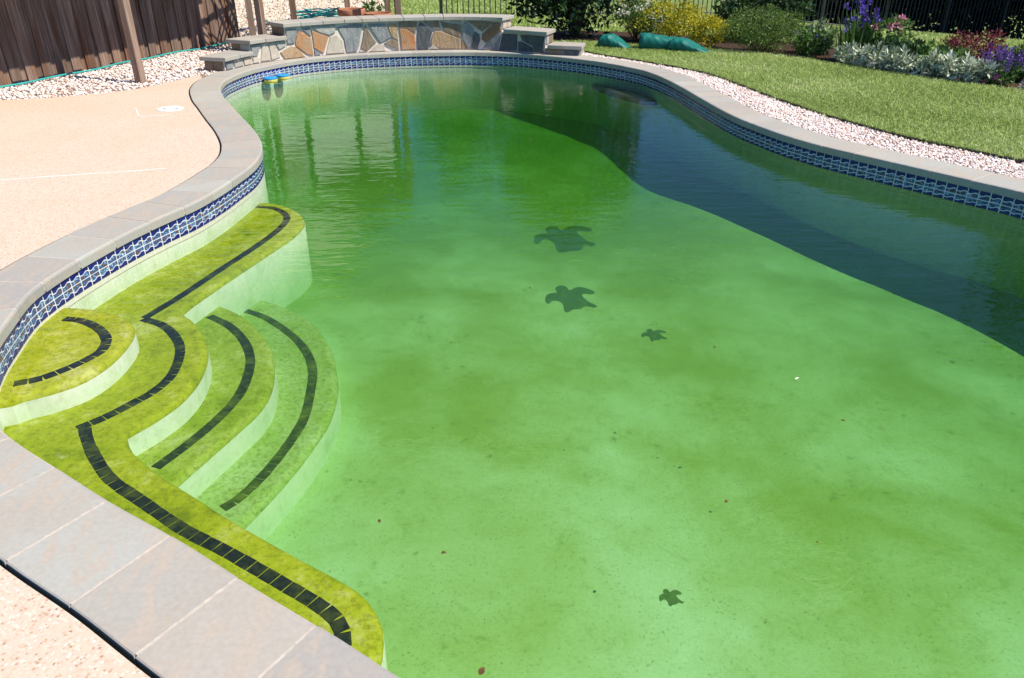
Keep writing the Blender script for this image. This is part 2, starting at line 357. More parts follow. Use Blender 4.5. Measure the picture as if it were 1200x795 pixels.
def seg_dist(x, y, loop):
    L = np.asarray(loop); d = np.full(len(x), 1e9)
    for a, b in zip(L, np.roll(L, -1, 0)):
        ab = b - a; t = np.clip(((x - a[0])*ab[0] + (y - a[1])*ab[1])/(ab @ ab + 1e-12), 0, 1)
        d = np.minimum(d, np.hypot(x - a[0] - t*ab[0], y - a[1] - t*ab[1]))
    return d
def fill_poly(name, poly, z, mat, parent=None, zf=None):
    bm = bmesh.new(); vs = [bm.verts.new((x, y, z if zf is None else zf(x, y))) for x, y in poly]
    es = [bm.edges.new((vs[i], vs[(i+1) % len(vs)])) for i in range(len(vs))]
    bmesh.ops.triangle_fill(bm, use_beauty=True, use_dissolve=False, edges=es)
    bmesh.ops.recalc_face_normals(bm, faces=bm.faces[:])
    if bm.faces and sum(f.normal.z for f in bm.faces) < 0: bmesh.ops.reverse_faces(bm, faces=bm.faces[:])
    me = bpy.data.meshes.new(name); bm.to_mesh(me); bm.free()
    return link(name, me, mat, parent)
def slab(name, poly, z0, z1, mat, parent=None, side=None):
    """closed slab with a triangulated top"""
    poly = ccw(poly); bm = bmesh.new(); n = len(poly)
    t = [bm.verts.new((x, y, z1)) for x, y in poly]; b = [bm.verts.new((x, y, z0)) for x, y in poly]
    te = [bm.edges.new((t[i], t[(i+1) % n])) for i in range(n)]
    r = bmesh.ops.triangle_fill(bm, use_beauty=True, use_dissolve=False, edges=te)
    for g in r['geom']:
        if isinstance(g, bmesh.types.BMFace):
            g.normal_update()
            if g.normal.z < 0: g.normal_flip()
    for i in range(n):
        f = bm.faces.new((b[i], b[(i+1) % n], t[(i+1) % n], t[i])); f.material_index = 1 if side else 0
    me = bpy.data.meshes.new(name); bm.to_mesh(me); bm.free()
    return link(name, me, None, parent, mats=[mat, side] if side else [mat])
def terrain(x, y):
    n = (np.asarray(x) - 1.33)*.68 + (np.asarray(y) - 12.69)*.73
    n = np.maximum(n, 0); return np.where(n < 16, -.0057*n*n, -.0057*256 - .05*(np.minimum(n, 40) - 16))

# ------------------------------------------------------------------ pool outline (inner coping edge, metres)
OUT = [(-2.33, 3.18), (-2.39, 3.47), (-2.38, 3.75), (-2.34, 4.01), (-2.27, 4.33), (-2.18, 4.61), (-2.08, 4.89), (-2.02, 5.21), (-1.99, 5.50), (-1.97, 5.78),
       (-2.0, 6.09), (-2.07, 6.36), (-2.17, 6.63), (-2.35, 7.02), (-2.58, 7.46), (-2.84, 7.97), (-3.05, 8.38), (-3.25, 8.86), (-3.35, 9.25), (-3.375, 9.59),
       (-3.3, 10.15), (-3.13, 10.56), (-2.94, 10.87), (-2.71, 11.10), (-2.45, 11.28), (-2.19, 11.41), (-1.92, 11.51), (-1.62, 11.59), (-1.35, 11.65), (-.74, 11.71),
       (-.43, 11.69), (-.11, 11.62), (.19, 11.5), (.49, 11.33), (.71, 11.18), (.93, 11.01), (1.21, 10.73), (1.60, 10.19), (1.80, 9.59), (1.90, 9.01),
       (2.01, 8.15), (2.13, 7.42), (2.31, 6.84), (2.44, 6.55), (2.59, 6.29), (2.77, 6.05), (2.95, 5.81), (3.13, 5.57), (3.31, 5.33), (3.48, 5.09),
       (3.82, 4.4), (4.0, 3.5), (3.85, 2.5), (3.3, 1.5), (2.4, .8), (1.5, .52), (.7, .66), (.2, .94), (-.3, 1.27),
       (-.43, 1.36), (-.71, 1.54), (-.98, 1.72), (-1.26, 1.89), (-1.53, 2.07), (-1.78, 2.24), (-1.98, 2.42), (-2.14, 2.66), (-2.26, 2.93)]
OL = crom(OUT, .04, True)                     # clockwise seen from above
OLc = np.vstack([OL, OL[:1]])
T_ = np.roll(OL, -1, 0) - np.roll(OL, 1, 0); T_ /= np.linalg.norm(T_, axis=1)[:, None]
sgn = 1 if area2(OL.tolist()) > 0 else -1
NO = np.stack([T_[:, 1], -T_[:, 0]], 1)*sgn    # outward normals
def off(d): return OL + NO*d
SEG = np.linalg.norm(np.diff(OLc, axis=0), axis=1); SL = np.r_[0, np.cumsum(SEG)]; PER = SL[-1]
def ol_at(s):
    s = s % PER; return np.array([np.interp(s, SL, OLc[:, j]) for j in (0, 1)])
def ol_no(s):
    a = ol_at(s - .03); b = ol_at(s + .03); t = (b - a)/np.linalg.norm(b - a); return np.array([t[1], -t[0]])*sgn
def s_near(p): return SL[np.argmin(np.hypot(OL[:, 0] - p[0], OL[:, 1] - p[1]))]
WALLU = .012                                    # the wall stands this far behind the coping nose
def floor_z(x, y):
    x = np.asarray(x); y = np.asarray(y)
    return -.78 - .03*np.clip(x, 0, 3) - .045*np.clip(y - 5, 0, 3) - .015*np.clip(y - 8, 0, 4) + .15*np.exp(-((x - 1.95)/.9)**2 - ((y - 6.9)/1.3)**2)

pool = tag(empty('swimming_pool', (0, 5, 0)), 'freeform swimming pool with grey stone coping and blue waterline tiles', 'pool')
PO = Matrix.Translation((0, -5, 0))
def P(o):
    """parent keeping world placement under the pool empty"""
    o.parent = pool; o.matrix_parent_inverse = PO; return o

# ------------------------------------------------------------------ ground sheet (with the pool cut out), lawn, beds, deck
def build_ground():
    xs = np.r_[-400, -150, -60, -30, np.arange(-16, -4.5, .6), np.arange(-4.5, 5.01, .1), np.arange(5.6, 30, .6), 45, 90, 200, 400]
    ys = np.r_[-300, -100, -40, -15, -6, -3, np.arange(-1, 13.01, .1), np.arange(13.6, 34, .6), 45, 70, 120, 250, 600]
    X, Y = np.meshgrid(xs, ys); Zg = terrain(X, Y) - .06
    V = np.stack([X.ravel(), Y.ravel(), Zg.ravel()], 1); nx = len(xs)
    i, j = np.meshgrid(np.arange(nx - 1), np.arange(len(ys) - 1)); a = (j*nx + i).ravel()
    Fq = np.stack([a, a + 1, a + nx + 1, a + nx], 1)
    cx = V[Fq][:, :, 0].mean(1); cyy = V[Fq][:, :, 1].mean(1)
    Fq = Fq[~in_poly(cx, cyy, off(.15))]
    g = link('ground', fast_mesh('ground', V, Fq, smooth=True), 'lawn'); tag(g, kind='structure')
build_ground()

LAWN_E = [(.93, 11.9), (1.097, 11.596), (1.254, 11.351), (1.765, 10.741), (2.12, 10.28), (2.414, 9.75), (2.601, 9.029), (2.756, 8.329), (2.893, 7.835), (3.03, 7.38), (3.185, 7.023), (3.33, 6.68), (3.527, 6.37), (3.753, 6.08), (3.96, 5.80), (4.5, 5.1), (4.9, 4.2), (5.0, 3.0)]
BED_E = [(1.1, 12.78), (1.325, 12.687), (1.816, 12.397), (2.731, 12.065), (3.122, 11.852), (3.608, 11.432), (3.899, 11.153), (4.097, 10.836), (4.309, 10.562), (4.648, 9.976), (5.016, 9.373), (5.338, 9.029), (5.617, 8.708), (6.2, 8.1), (7.2, 7.0)]
lawn_path = crom(LAWN_E, .08); bed_path = crom(BED_E, .1)
lawn_poly = np.vstack([lawn_path, [[6.5, 2.8], [8.6, 5.2]], bed_path[::-1], [[.6, 12.7]]])
lawn = slab('lawn', lawn_poly, -.06, -.005, 'lawn', side='soil'); tag(lawn, kind='structure')
bed_poly = np.vstack([bed_path + np.array([[.004, .004]]), [[7.9, 7.9], [6.4, 10.0], [5.4, 11.9], [4.3, 13.4], [3.0, 14.2], [1.2, 14.5], [.0, 14.2], [.2, 13.2]]])
tag(fill_poly('planting_bed', bed_poly, 0, 'mulch', zf=lambda x, y: float(terrain(x, y)) - .02), kind='structure')

# deck: aggregate concrete on the left and round the near side
s_pier = s_near((-3.37, 9.55)); s_nr = s_near((1.2, .55))
def arc(s0, s1, d, step=.06):
    """outline points from s0 up to s1 (wrapping) at outward offset d"""
    if s1 < s0: s1 += PER
    return np.array([ol_at(q) + ol_no(q)*d for q in np.arange(s0, s1, step)])
COPE = .32
deck_in = arc(s_near((3.9, 3.0)), s_pier, COPE + .013)
GRAV_L = crom([(-6.9, 7.9), (-5.9, 8.1), (-5.368, 8.25), (-4.995, 8.36), (-4.61, 8.55), (-4.206, 8.88), (-3.99, 9.34), (-3.83, 9.80)], .1)
deck_poly = np.vstack([deck_in, GRAV_L[::-1], [[-9, 7.6], [-9, -3], [6.6, -3], [6.6, 2.6], [4.4, 2.95]]])
deck = slab('patio_deck', deck_poly, -.055, -.008, 'deck', side='gap'); tag(deck, kind='structure')

# ------------------------------------------------------------------ pool shell
def build_shell():
    # floor with a coved edge
    xs = np.arange(-3.7, 4.3, .05); ys = np.arange(.3, 12.0, .05); X, Y = np.meshgrid(xs, ys)
    x, y = X.ravel(), Y.ravel(); ins = in_poly(x, y, off(WALLU)); d = seg_dist(x, y, off(WALLU)[::2])
    z = floor_z(x, y); k = np.clip(1 - d/.32, 0, 1); z = z + np.where(ins, .15*k*k, .15 + .94*d)
    V = np.stack([x, y, z], 1); nx = len(xs)
    i, j = np.meshgrid(np.arange(nx - 1), np.arange(len(ys) - 1)); a = (j*nx + i).ravel()
    Fq = np.stack([a, a + 1, a + nx + 1, a + nx], 1)
    keep = (ins | (d < .1))[Fq].all(1)
    P(link('pool_floor', fast_mesh('pool_floor', V, Fq[keep], smooth=True), 'plaster'))
    # walls
    A = off(WALLU + .004); n = len(A); zs = [-.062, -.4, -.8, -1.4]
    V = np.vstack([np.c_[A, np.full(n, zz)] for zz in zs]); Fc = []
    for r_ in range(len(zs) - 1):
        for q in range(n): Fc.append((r_*n + q, r_*n + (q+1) % n, (r_+1)*n + (q+1) % n, (r_+1)*n + q))
    P(link('pool_wall', fast_mesh('pool_wall', V, Fc, smooth=True), 'riser'))
build_shell()

# steps and benches
RIM1 = [(-2.5, 2.70), (-2.193, 2.767), (-2.135, 2.813), (-2.039, 2.872), (-1.943, 2.969), (-1.893, 3.117), (-1.886, 3.292), (-1.914, 3.448), (-1.987, 3.558), (-2.124, 3.654), (-2.269, 3.701), (-2.5, 3.73)]
RIM2a = [(-2.3, 5.86), (-1.996, 5.848), (-1.832, 5.804), (-1.652, 5.649), (-1.534, 5.415), (-1.537, 5.145), (-1.622, 4.826), (-1.74, 4.415), (-1.839, 4.041), (-1.866, 3.89)]
RIM2b = [(-1.866, 3.89), (-1.766, 3.795), (-1.657, 3.64), (-1.568, 3.459), (-1.525, 3.292), (-1.51, 3.137), (-1.528, 2.979), (-1.579, 2.845), (-1.628, 2.756), (-1.656, 2.708)]
RIM2c = [(-1.656, 2.708), (-1.594, 2.614), (-1.44, 2.471), (-1.312, 2.378), (-1.176, 2.282), (-1.043, 2.185), (-.756, 1.997), (-.562, 1.876), (-.474, 1.805), (-.419, 1.724), (-.396, 1.648), (-.394, 1.52), (-.45, 1.28)]
RIM3 = [(-1.95, 4.33), (-1.788, 4.252), (-1.616, 4.117), (-1.432, 3.886), (-1.309, 3.657), (-1.241, 3.447), (-1.21, 3.256), (-1.22, 3.094), (-1.275, 2.917), (-1.335, 2.743), (-1.39, 2.583), (-1.45, 2.40)]
RIM4 = [(-1.9, 4.72), (-1.701, 4.664), (-1.52, 4.563), (-1.277, 4.348), (-1.081, 4.004), (-.981, 3.7), (-.936, 3.494), (-.923, 3.245), (-.955, 3.021), (-1.008, 2.795), (-1.078, 2.571), (-1.18, 2.30)]
L1, L2, L3, L4 = -.2, -.32, -.45, -.60
def step_mesh(name, rim, z, back, zb):
    """a solid step: rounded nose, riser below, flat top to the back polyline"""
    rim = np.array(rim); poly = np.vstack([rim, np.array(back)]); 
    nr = len(rim)
    if area2(poly.tolist()) < 0: poly = np.vstack([rim[::-1], np.array(back)[::-1]])
    n = len(poly); t = np.roll(poly, -1, 0) - np.roll(poly, 1, 0); t /= np.linalg.norm(t, axis=1)[:, None] + 1e-9
    nin = np.stack([-t[:, 1], t[:, 0]], 1)                    # inward for ccw
    w = np.where(np.arange(n) < nr, 1.0, 0.0)[:, None]
    rings = [(0, zb), (0, z - .03), (.006, z - .012), (.018, z - .003), (.04, z)]
    bm = bmesh.new(); R = []
    for d, zz in rings: R.append([bm.verts.new((*(poly[i] + nin[i]*d*w[i]), zz)) for i in range(n)])
    for k in range(len(rings) - 1):
        for i in range(n):
            f = bm.faces.new((R[k][i], R[k][(i+1) % n], R[k+1][(i+1) % n], R[k+1][i])); f.material_index = 1 if k < 1 else 0; f.smooth = k > 0
    es = [bm.edges.get((R[-1][i], R[-1][(i+1) % n])) for i in range(n)]
    r = bmesh.ops.triangle_fill(bm, use_beauty=True, use_dissolve=False, edges=es)
    for g in r['geom']:
        if isinstance(g, bmesh.types.BMFace):
            g.normal_update()
            if g.normal.z < 0: g.normal_flip()
    me = bpy.data.meshes.new(name); bm.to_mesh(me); bm.free()
    return P(link(name, me, mats=['algae', 'riser']))
st1 = step_mesh('step', crom(RIM1, .05), L1, [(-2.6, 3.3)], -.5)
r2 = np.vstack([crom(RIM2a, .06)[:-1], crom(RIM2b, .05)[:-1], crom(RIM2c, .06)])
wall_back = arc(s_near((-.45, 1.37)), s_near((-2.0, 5.8)), .10, .12)
st2 = step_mesh('bench', r2, L2, wall_back if True else [], -.95)
st3 = step_mesh('step', crom(RIM3, .06), L3, [(-1.75, 2.6), (-1.9, 3.4)], -.95)
st4 = step_mesh('step', crom(RIM4, .06), L4, [(-1.75, 2.6), (-1.95, 3.6)], -.95)
st3.data.materials[0] = M['algae_haze_mid']; st4.data.materials[0] = M['algae_haze_pale']
st1['label'] = 'small round top step just under the water'; st2['label'] = 'yellow green algae covered bench and upper step'
st3['label'] = 'second curved step down'; st4['label'] = 'lowest curved step before the floor'
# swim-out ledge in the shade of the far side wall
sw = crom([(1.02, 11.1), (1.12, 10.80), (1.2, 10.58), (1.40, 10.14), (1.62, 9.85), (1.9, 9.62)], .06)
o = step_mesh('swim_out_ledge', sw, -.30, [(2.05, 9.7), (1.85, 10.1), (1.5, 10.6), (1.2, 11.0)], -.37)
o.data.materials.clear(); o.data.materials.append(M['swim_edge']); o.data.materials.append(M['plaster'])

def trim(line, z, parent, size=.052, gap=.004, me=None):
    pth = Path(crom(line, .02)); n = int(pth.L/(size + gap))
    me = me or trim.me
    for k in range(n):
        q = (k + .5)*pth.L/n; p = pth.at(q); d = pth.tan(q)
        o = link('trim_tile', me); o.parent = parent; o.matrix_parent_inverse = Matrix.Identity(4)
        o.location = (p[0], p[1], z - .002); o.rotation_euler = (0, 0, math.atan2(d[1], d[0]) + random.uniform(-.03, .03))
        o.scale = (1, 1 + random.uniform(-.04, .04), 1)
v, f = box_vf(-.0268, .0268, -.025, .025, -.006, .004); trim.me = pym('trim_tile', v, f); trim.me.materials.append(M['trim_tile'])
trim.half = pym('trim_tile', v, f); trim.half.materials.append(M['trim_haze'])
trim.deep = pym('trim_tile', v, f); trim.deep.materials.append(M['trim_deep_haze'])
TR1 = [(-2.33, 3.565), (-2.224, 3.539), (-2.099, 3.455), (-2.006, 3.343), (-1.975, 3.227), (-2.003, 3.138), (-2.057, 3.048), (-2.131, 2.964), (-2.224, 2.919)]
TR2a = [(-1.981, 5.728), (-1.841, 5.692), (-1.717, 5.559), (-1.667, 5.404), (-1.681, 5.171), (-1.75, 4.85), (-1.851, 4.476), (-1.949, 4.094), (-2.041, 3.808)]
TR2b = [(-2.045, 3.80), (-1.898, 3.716), (-1.769, 3.566), (-1.691, 3.408), (-1.651, 3.198), (-1.677, 3.049), (-1.736, 2.938), (-1.805, 2.832), (-1.885, 2.744)]
TR2c = [(-1.853, 2.746), (-1.766, 2.615), (-1.65, 2.472), (-1.556, 2.38), (-1.408, 2.273), (-1.186, 2.115), (-.984, 1.997), (-.804, 1.883), (-.65, 1.784), (-.563, 1.717), (-.526, 1.66), (-.51, 1.60)]
TR3 = [(-1.804, 4.095), (-1.646, 3.968), (-1.505, 3.788), (-1.407, 3.585), (-1.363, 3.382), (-1.355, 3.195), (-1.392, 2.997), (-1.458, 2.803), (-1.53, 2.638)]
TR4 = [(-1.756, 4.49), (-1.574, 4.372), (-1.376, 4.171), (-1.227, 3.964), (-1.126, 3.736), (-1.08, 3.494), (-1.055, 3.245), (-1.072, 3.048), (-1.119, 2.819), (-1.182, 2.636), (-1.24, 2.55)]
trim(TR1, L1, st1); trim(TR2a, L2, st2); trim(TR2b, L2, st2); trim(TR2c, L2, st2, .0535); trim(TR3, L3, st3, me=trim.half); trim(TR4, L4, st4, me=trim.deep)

# turtle mosaics let into the floor
TU1 = [(.193, 6.398), (.218, 6.529), (.283, 6.579), (.328, 6.566), (.306, 6.689), (.338, 6.785), (.421, 6.774), (.443, 6.666), (.487, 6.706), (.534, 6.785), (.633, 6.794), (.73, 6.693), (.701, 6.618), (.621, 6.646), (.589, 6.59), (.636, 6.438), (.664, 6.356), (.728, 6.279), (.69, 6.211), (.637, 6.255), (.579, 6.122), (.487, 6.099), (.421, 6.054), (.385, 6.106), (.369, 6.288), (.322, 6.409), (.268, 6.388), (.229, 6.276), (.199, 6.298)]
TU2 = [(.24, 5.019), (.256, 5.123), (.302, 5.168), (.336, 5.17), (.324, 5.259), (.366, 5.318), (.411, 5.296), (.428, 5.218), (.49, 5.29), (.557, 5.276), (.621, 5.191), (.58, 5.158), (.529, 5.166), (.517, 5.124), (.555, 5.013), (.61, 4.95), (.579, 4.914), (.528, 4.945), (.48, 4.883), (.434, 4.89), (.396, 4.83), (.368, 4.853), (.367, 4.95), (.338, 5.014), (.295, 5.023), (.26, 4.958)]
TU3 = [(.86, 4.508), (.871, 4.544), (.894, 4.56), (.909, 4.561), (.906, 4.591), (.927, 4.611), (.946, 4.604), (.952, 4.578), (.981, 4.602), (1.011, 4.597), (1.039, 4.568), (1.02, 4.557), (.997, 4.56), (.99, 4.545), (1.006, 4.506), (1.029, 4.481), (1.014, 4.467), (.991, 4.479), (.967, 4.454), (.945, 4.457), (.926, 4.432), (.913, 4.442), (.916, 4.481), (.905, 4.506), (.886, 4.509), (.867, 4.484)]
TU4 = [(.645 + (x - .43)*.26, 2.243 + (y - 5.07)*.19) for x, y in TU2]
for tp, lb in ((TU1, 'turtle mosaic, the one nearer the stone wall'), (TU2, 'turtle mosaic in the middle of the floor'), (TU3, 'baby turtle mosaic'), (TU4, 'small dark turtle mosaic near the shallow end')):
    c = np.mean(tp, 0); zt = float(floor_z(*c))
    tp2 = crom(tp, .012 if tp in (TU3, TU4) else .035, True)
    bm_ = slab('turtle_mosaic', [tuple(q) for q in tp2], zt - .03, zt + .006, 'mosaic'); P(bm_); bm_['label'] = lb
    for v_ in bm_.data.vertices: v_.co.z = float(floor_z(v_.co.x, v_.co.y)) + (.002 if v_.co.z > zt - .01 else -.03)

# ------------------------------------------------------------------ coping stones
def build_coping():
    cop = empty('coping', (0, 5, 0)); P(cop); cop.location = (0, 5, 0)
    prof = [(0, -.058), (0, -.014), (.003, -.005), (.012, 0), (COPE - .004, 0), (COPE, -.004), (COPE, -.058)]
    n = int(round(PER/.305)); ds = PER/n; s0 = s_near((-1.262, 1.892))
    for k in range(n):
        a = s0 + k*ds + .005; b = s0 + (k+1)*ds - .005
        V = []; qs = np.linspace(a, b, 5); jz = random.uniform(-.0015, .0015); w = random.uniform(-.004, .004)
        c0 = ol_at((a+b)/2)
        for q in qs:
            p = ol_at(q); no = ol_no(q)
            for u, z in prof: V.append((p[0] + no[0]*(u + w*.3) - c0[0], p[1] + no[1]*(u + w*.3) - c0[1], z + jz))
        m = len(prof); Fc = [tuple(range(m)), tuple(4*m + i for i in range(m-1, -1, -1))]
        for i in range(4):
            for j in range(m): Fc.append((i*m + j, (i+1)*m + j, (i+1)*m + (j+1) % m, i*m + (j+1) % m))
        me = pym('coping_stone', V, Fc); o = link('coping_stone', me, 'bluestone', cop); o.location = (c0[0], c0[1] - 5, 0)
        bm = bmesh.new(); bm.from_mesh(me); bmesh.ops.recalc_face_normals(bm, faces=bm.faces[:]); bm.to_mesh(me); bm.free()
    # mortar bed filling the joints a little below the stone faces
    pr = [(.008, -.057), (.0015, -.05), (.0015, -.012), (.006, -.0045), (.014, -.0017), (COPE - .006, -.0017), (COPE - .004, -.056)]
    V = []; Fc = []; N = len(OL); m = len(pr)
    for i in range(N):
        for u, z in pr: V.append((OL[i][0] + NO[i][0]*u, OL[i][1] + NO[i][1]*u - 5, z))
    for i in range(N):
        for j in range(m - 1): Fc.append((i*m + j, ((i+1) % N)*m + j, ((i+1) % N)*m + j + 1, i*m + j + 1))
    link('mortar_joints', pym('mortar_joints', V, Fc), 'mortar', cop)
build_coping()

# ------------------------------------------------------------------ waterline tiles
def build_tiles():
    wl_ = empty('waterline_band', (0, 5, 0)); P(wl_); wl_.location = (0, 5, 0)
    A = off(WALLU); n = len(A); V = np.vstack([np.c_[A, np.full(n, -.056)], np.c_[A, np.full(n, -.215)]]); V[:, 1] -= 5
    link('grout', fast_mesh('grout', V, [(q, (q+1) % n, n + (q+1) % n, n + q) for q in range(n)]), 'grout', wl_)
    W = .078; g = .0042; A_ = .0065
    def wave(x): return A_*math.sin(2*math.pi*x/W)
    xs = np.linspace(-W/2 + g, W/2 - g, 9)
    def cell(top, bot):
        pts = [(x, bot(x) + g) for x in xs] + [(x, top(x) - g) for x in xs[::-1]]
        m = len(pts); v = [(x, -.003, z) for x, z in pts] + [(x, .004, z) for x, z in pts]
        f = []
        h = len(xs)
        for i in range(h - 1): f.append((i, i+1, m - 2 - i, m - 1 - i))
        f += [(i, m + i, m + (i+1) % m, (i+1) % m) for i in range(m)]
        return v, f
    lines = [lambda x: -.054, lambda x: -.094 + wave(x), lambda x: -.126, lambda x: -.158 + wave(x), lambda x: -.186]
    kinds = []
    for r, mt in enumerate(('tile_dark', 'tile_mid', 'tile_mid', 'tile_dark')):
        v, f = cell(lines[r], lines[r+1]); me = pym('tile', v, f); me.materials.append(M[mt]); kinds.append((me, v, f, mt))
    ncol = int(PER/W); dW = PER/ncol; cand = []
    th = math.radians(28.3)
    for k in range(ncol):
        s = (k + .5)*dW; p = ol_at(s); no = ol_no(s); q = p + no*WALLU
        d = q[1]*math.cos(th) + 1.75*math.sin(th); X = 600 + 900*q[0]/d; Yp = 397.5 - 900*(q[1]*math.sin(th) - 1.75*math.cos(th))/d
        face = -(no @ (-q/np.linalg.norm(q))) if d > 0 else -1      # towards the camera
        vis = d > 0 and -20 < X < 1220 and Yp < 800 and face > .05
        cand.append((face/d if vis else -1, q, no))
    order = sorted(range(ncol), key=lambda i: -cand[i][0]); single = set(order[:75])
    bulk = {'tile_dark': ([], []), 'tile_mid': ([], [])}
    for i, (sc_, q, no) in enumerate(cand):
        rz = math.atan2(-no[0], no[1])               # local +y = outward
        if i in single:
            for me, v, f, mt in kinds:
                o = link('tile', me, None, wl_); o.location = (q[0], q[1] - 5, random.uniform(-.0006, .0006)); o.rotation_euler = (0, 0, rz)
        else:
            c, s_ = math.cos(rz), math.sin(rz)
            for me, v, f, mt in kinds:
                bv, bf = bulk[mt]; o0 = len(bv)
                bv += [(q[0] + c*x - s_*y, q[1] - 5 + s_*x + c*y, z) for x, y, z in v]; bf += [tuple(j + o0 for j in ff) for ff in f]
    bv = bulk['tile_dark'][0] + bulk['tile_mid'][0]; o0 = len(bulk['tile_dark'][0])
    bf = bulk['tile_dark'][1] + [tuple(j + o0 for j in ff) for ff in bulk['tile_mid'][1]]
    me = pym('tiles', bv, bf); me.materials.append(M['tile_dark']); me.materials.append(M['tile_mid'])
    me.polygons.foreach_set('material_index', [0]*len(bulk['tile_dark'][1]) + [1]*len(bulk['tile_mid'][1]))
    o = link('distant_tiles', me, None, wl_); o['kind'] = 'stuff'
build_tiles()

# ------------------------------------------------------------------ water
def build_water():
    A = off(WALLU + .012); n = len(A); bm = bmesh.new()
    t = [bm.verts.new((x, y, WL)) for x, y in A]; b = [bm.verts.new((x, y, -1.5)) for x, y in A]
    for ring, up in ((t, 1), (b, -1)):
        es = [bm.edges.new((ring[i], ring[(i+1) % n])) for i in range(n)]
        r = bmesh.ops.triangle_fill(bm, use_beauty=True, use_dissolve=False, edges=es)
        for g in r['geom']:
            if isinstance(g, bmesh.types.BMFace):
                g.normal_update()
                if g.normal.z*up < 0: g.normal_flip()
    for i in range(n): bm.faces.new((b[i], b[(i+1) % n], t[(i+1) % n], t[i]))
    bmesh.ops.recalc_face_normals(bm, faces=bm.faces[:])
    me = bpy.data.meshes.new('water'); bm.to_mesh(me); bm.free()
    tag(link('water', me, 'water'), kind='structure')
build_water()

# ------------------------------------------------------------------ stone garden wall with stepped piers
WALL = [(-3.66, 9.60), (-3.632, 9.747), (-3.575, 10.02), (-3.40, 10.51), (-3.21, 10.79), (-3.09, 10.93), (-2.848, 11.153), (-2.37, 11.49), (-1.92, 11.68), (-1.624, 11.78), (-1.041, 11.896), (-.65, 11.905), (-.2, 11.80), (.12, 11.64), (.45, 11.44), (.913, 11.303), (1.068, 11.271)]
WP = Path(crom(WALL, .03)); S_OFF = float(WP.S[np.argmin(np.hypot(WP.P[:, 0] + 3.632, WP.P[:, 1] - 9.747))])
def wpt(s, u):
    """wall coordinates: s along the face, u behind it"""
    q = s + S_OFF; p = WP.at(q); t = WP.tan(q); return np.array([p[0] - t[1]*u, p[1] + t[0]*u])
gw = tag(empty('garden_wall', (-1, 11.9, 0)), 'low flagstone garden wall with stepped ends and grey stone cap', 'wall')
GWI = Matrix.Translation((1, -11.9, 0))
def G(o): o.parent = gw; o.matrix_parent_inverse = GWI; return o
SECT = [(.29, .83, .115, .30), (.83, 1.40, .25, .33), (1.40, 4.545, .405, .33), (4.545, 5.25, .255, .33), (5.25, 5.745, .085, .30)]
def sweep(s0, s1, u0, u1, z0, z1, n=None, bev=0):
    n = n or max(2, int((s1 - s0)/.06) + 1); V = []; Fc = []
    for q in np.linspace(s0, s1, n):
        a = wpt(q, u0); b = wpt(q, u1); V += [(*a, z0), (*b, z0), (*b, z1), (*a, z1)]
    for i in range(n - 1):
        for j in range(4): Fc.append((i*4 + j, i*4 + (j+1) % 4, (i+1)*4 + (j+1) % 4, (i+1)*4 + j))
    Fc += [(0, 1, 2, 3), tuple((n-1)*4 + j for j in (3, 2, 1, 0))]
    me = pym('sweep', V, Fc); bm = bmesh.new(); bm.from_mesh(me); bmesh.ops.recalc_face_normals(bm, faces=bm.faces[:])
    if bev:
        es = [e for e in bm.edges if len(e.link_faces) == 2 and e.calc_face_angle() > .8]; bmesh.ops.bevel(bm, geom=es, offset=bev, segments=1, affect='EDGES')
    bm.to_mesh(me); bm.free(); return me
for k, (a, b, h, w) in enumerate(SECT):
    e0 = 0.004 if k in (1, 2) else 0; e1 = .004 if k in (2, 3) else 0
    G(link('wall_core', sweep(a + .003, b - .003, .012, w, 0.003, h - .002), 'wall_mortar'))
    joints = {2: [1.36, 1.63, 1.95, 2.27, 2.52, 2.76, 3.12, 3.42, 3.69, 3.99, 4.25, 4.585]}.get(k) or [a - (.04 if k < 2 else .0), (a + b)/2 + random.uniform(-.05, .05), b + (.04 if k > 2 else .0)]
    if k < 2: joints[-1] = b - .001
    if k > 2: joints[0] = a + .042
    for j0, j1 in zip(joints[:-1], joints[1:]):
        dz = random.uniform(-.001, .001)
        G(link('cap_stone', sweep(j0 + .003, j1 - .003, -.045, w + .035, h + dz, h + .048 + dz, bev=.004), 'bluestone'))
    # dressed stones on the end faces
    if k in (0, 1, 2, 3, 4):
        ends = ([a] if k < 2 else [b] if k > 2 else [a, b])
        lo = {1: .165, 2: .30, 3: .135}.get(k, .004)
        for e in ends:
            sg = -1 if e == a else 1
            nst = 2; us = [.02, w*random.uniform(.42, .6), w - .01]
            for u0, u1 in zip(us[:-1], us[1:]):
                zlo = lo if k in (1, 2, 3) else .006
                x0, x1 = (e - .012, e + .004) if sg < 0 else (e - .004, e + .012)
                o = G(link('end_stone', sweep(x0, x1, u0 + .005, u1 - .005, zlo, h - .012, n=2), random.choice(['st_b', 'st_l', 'st_c']))) if h - .012 > zlo + .02 else None
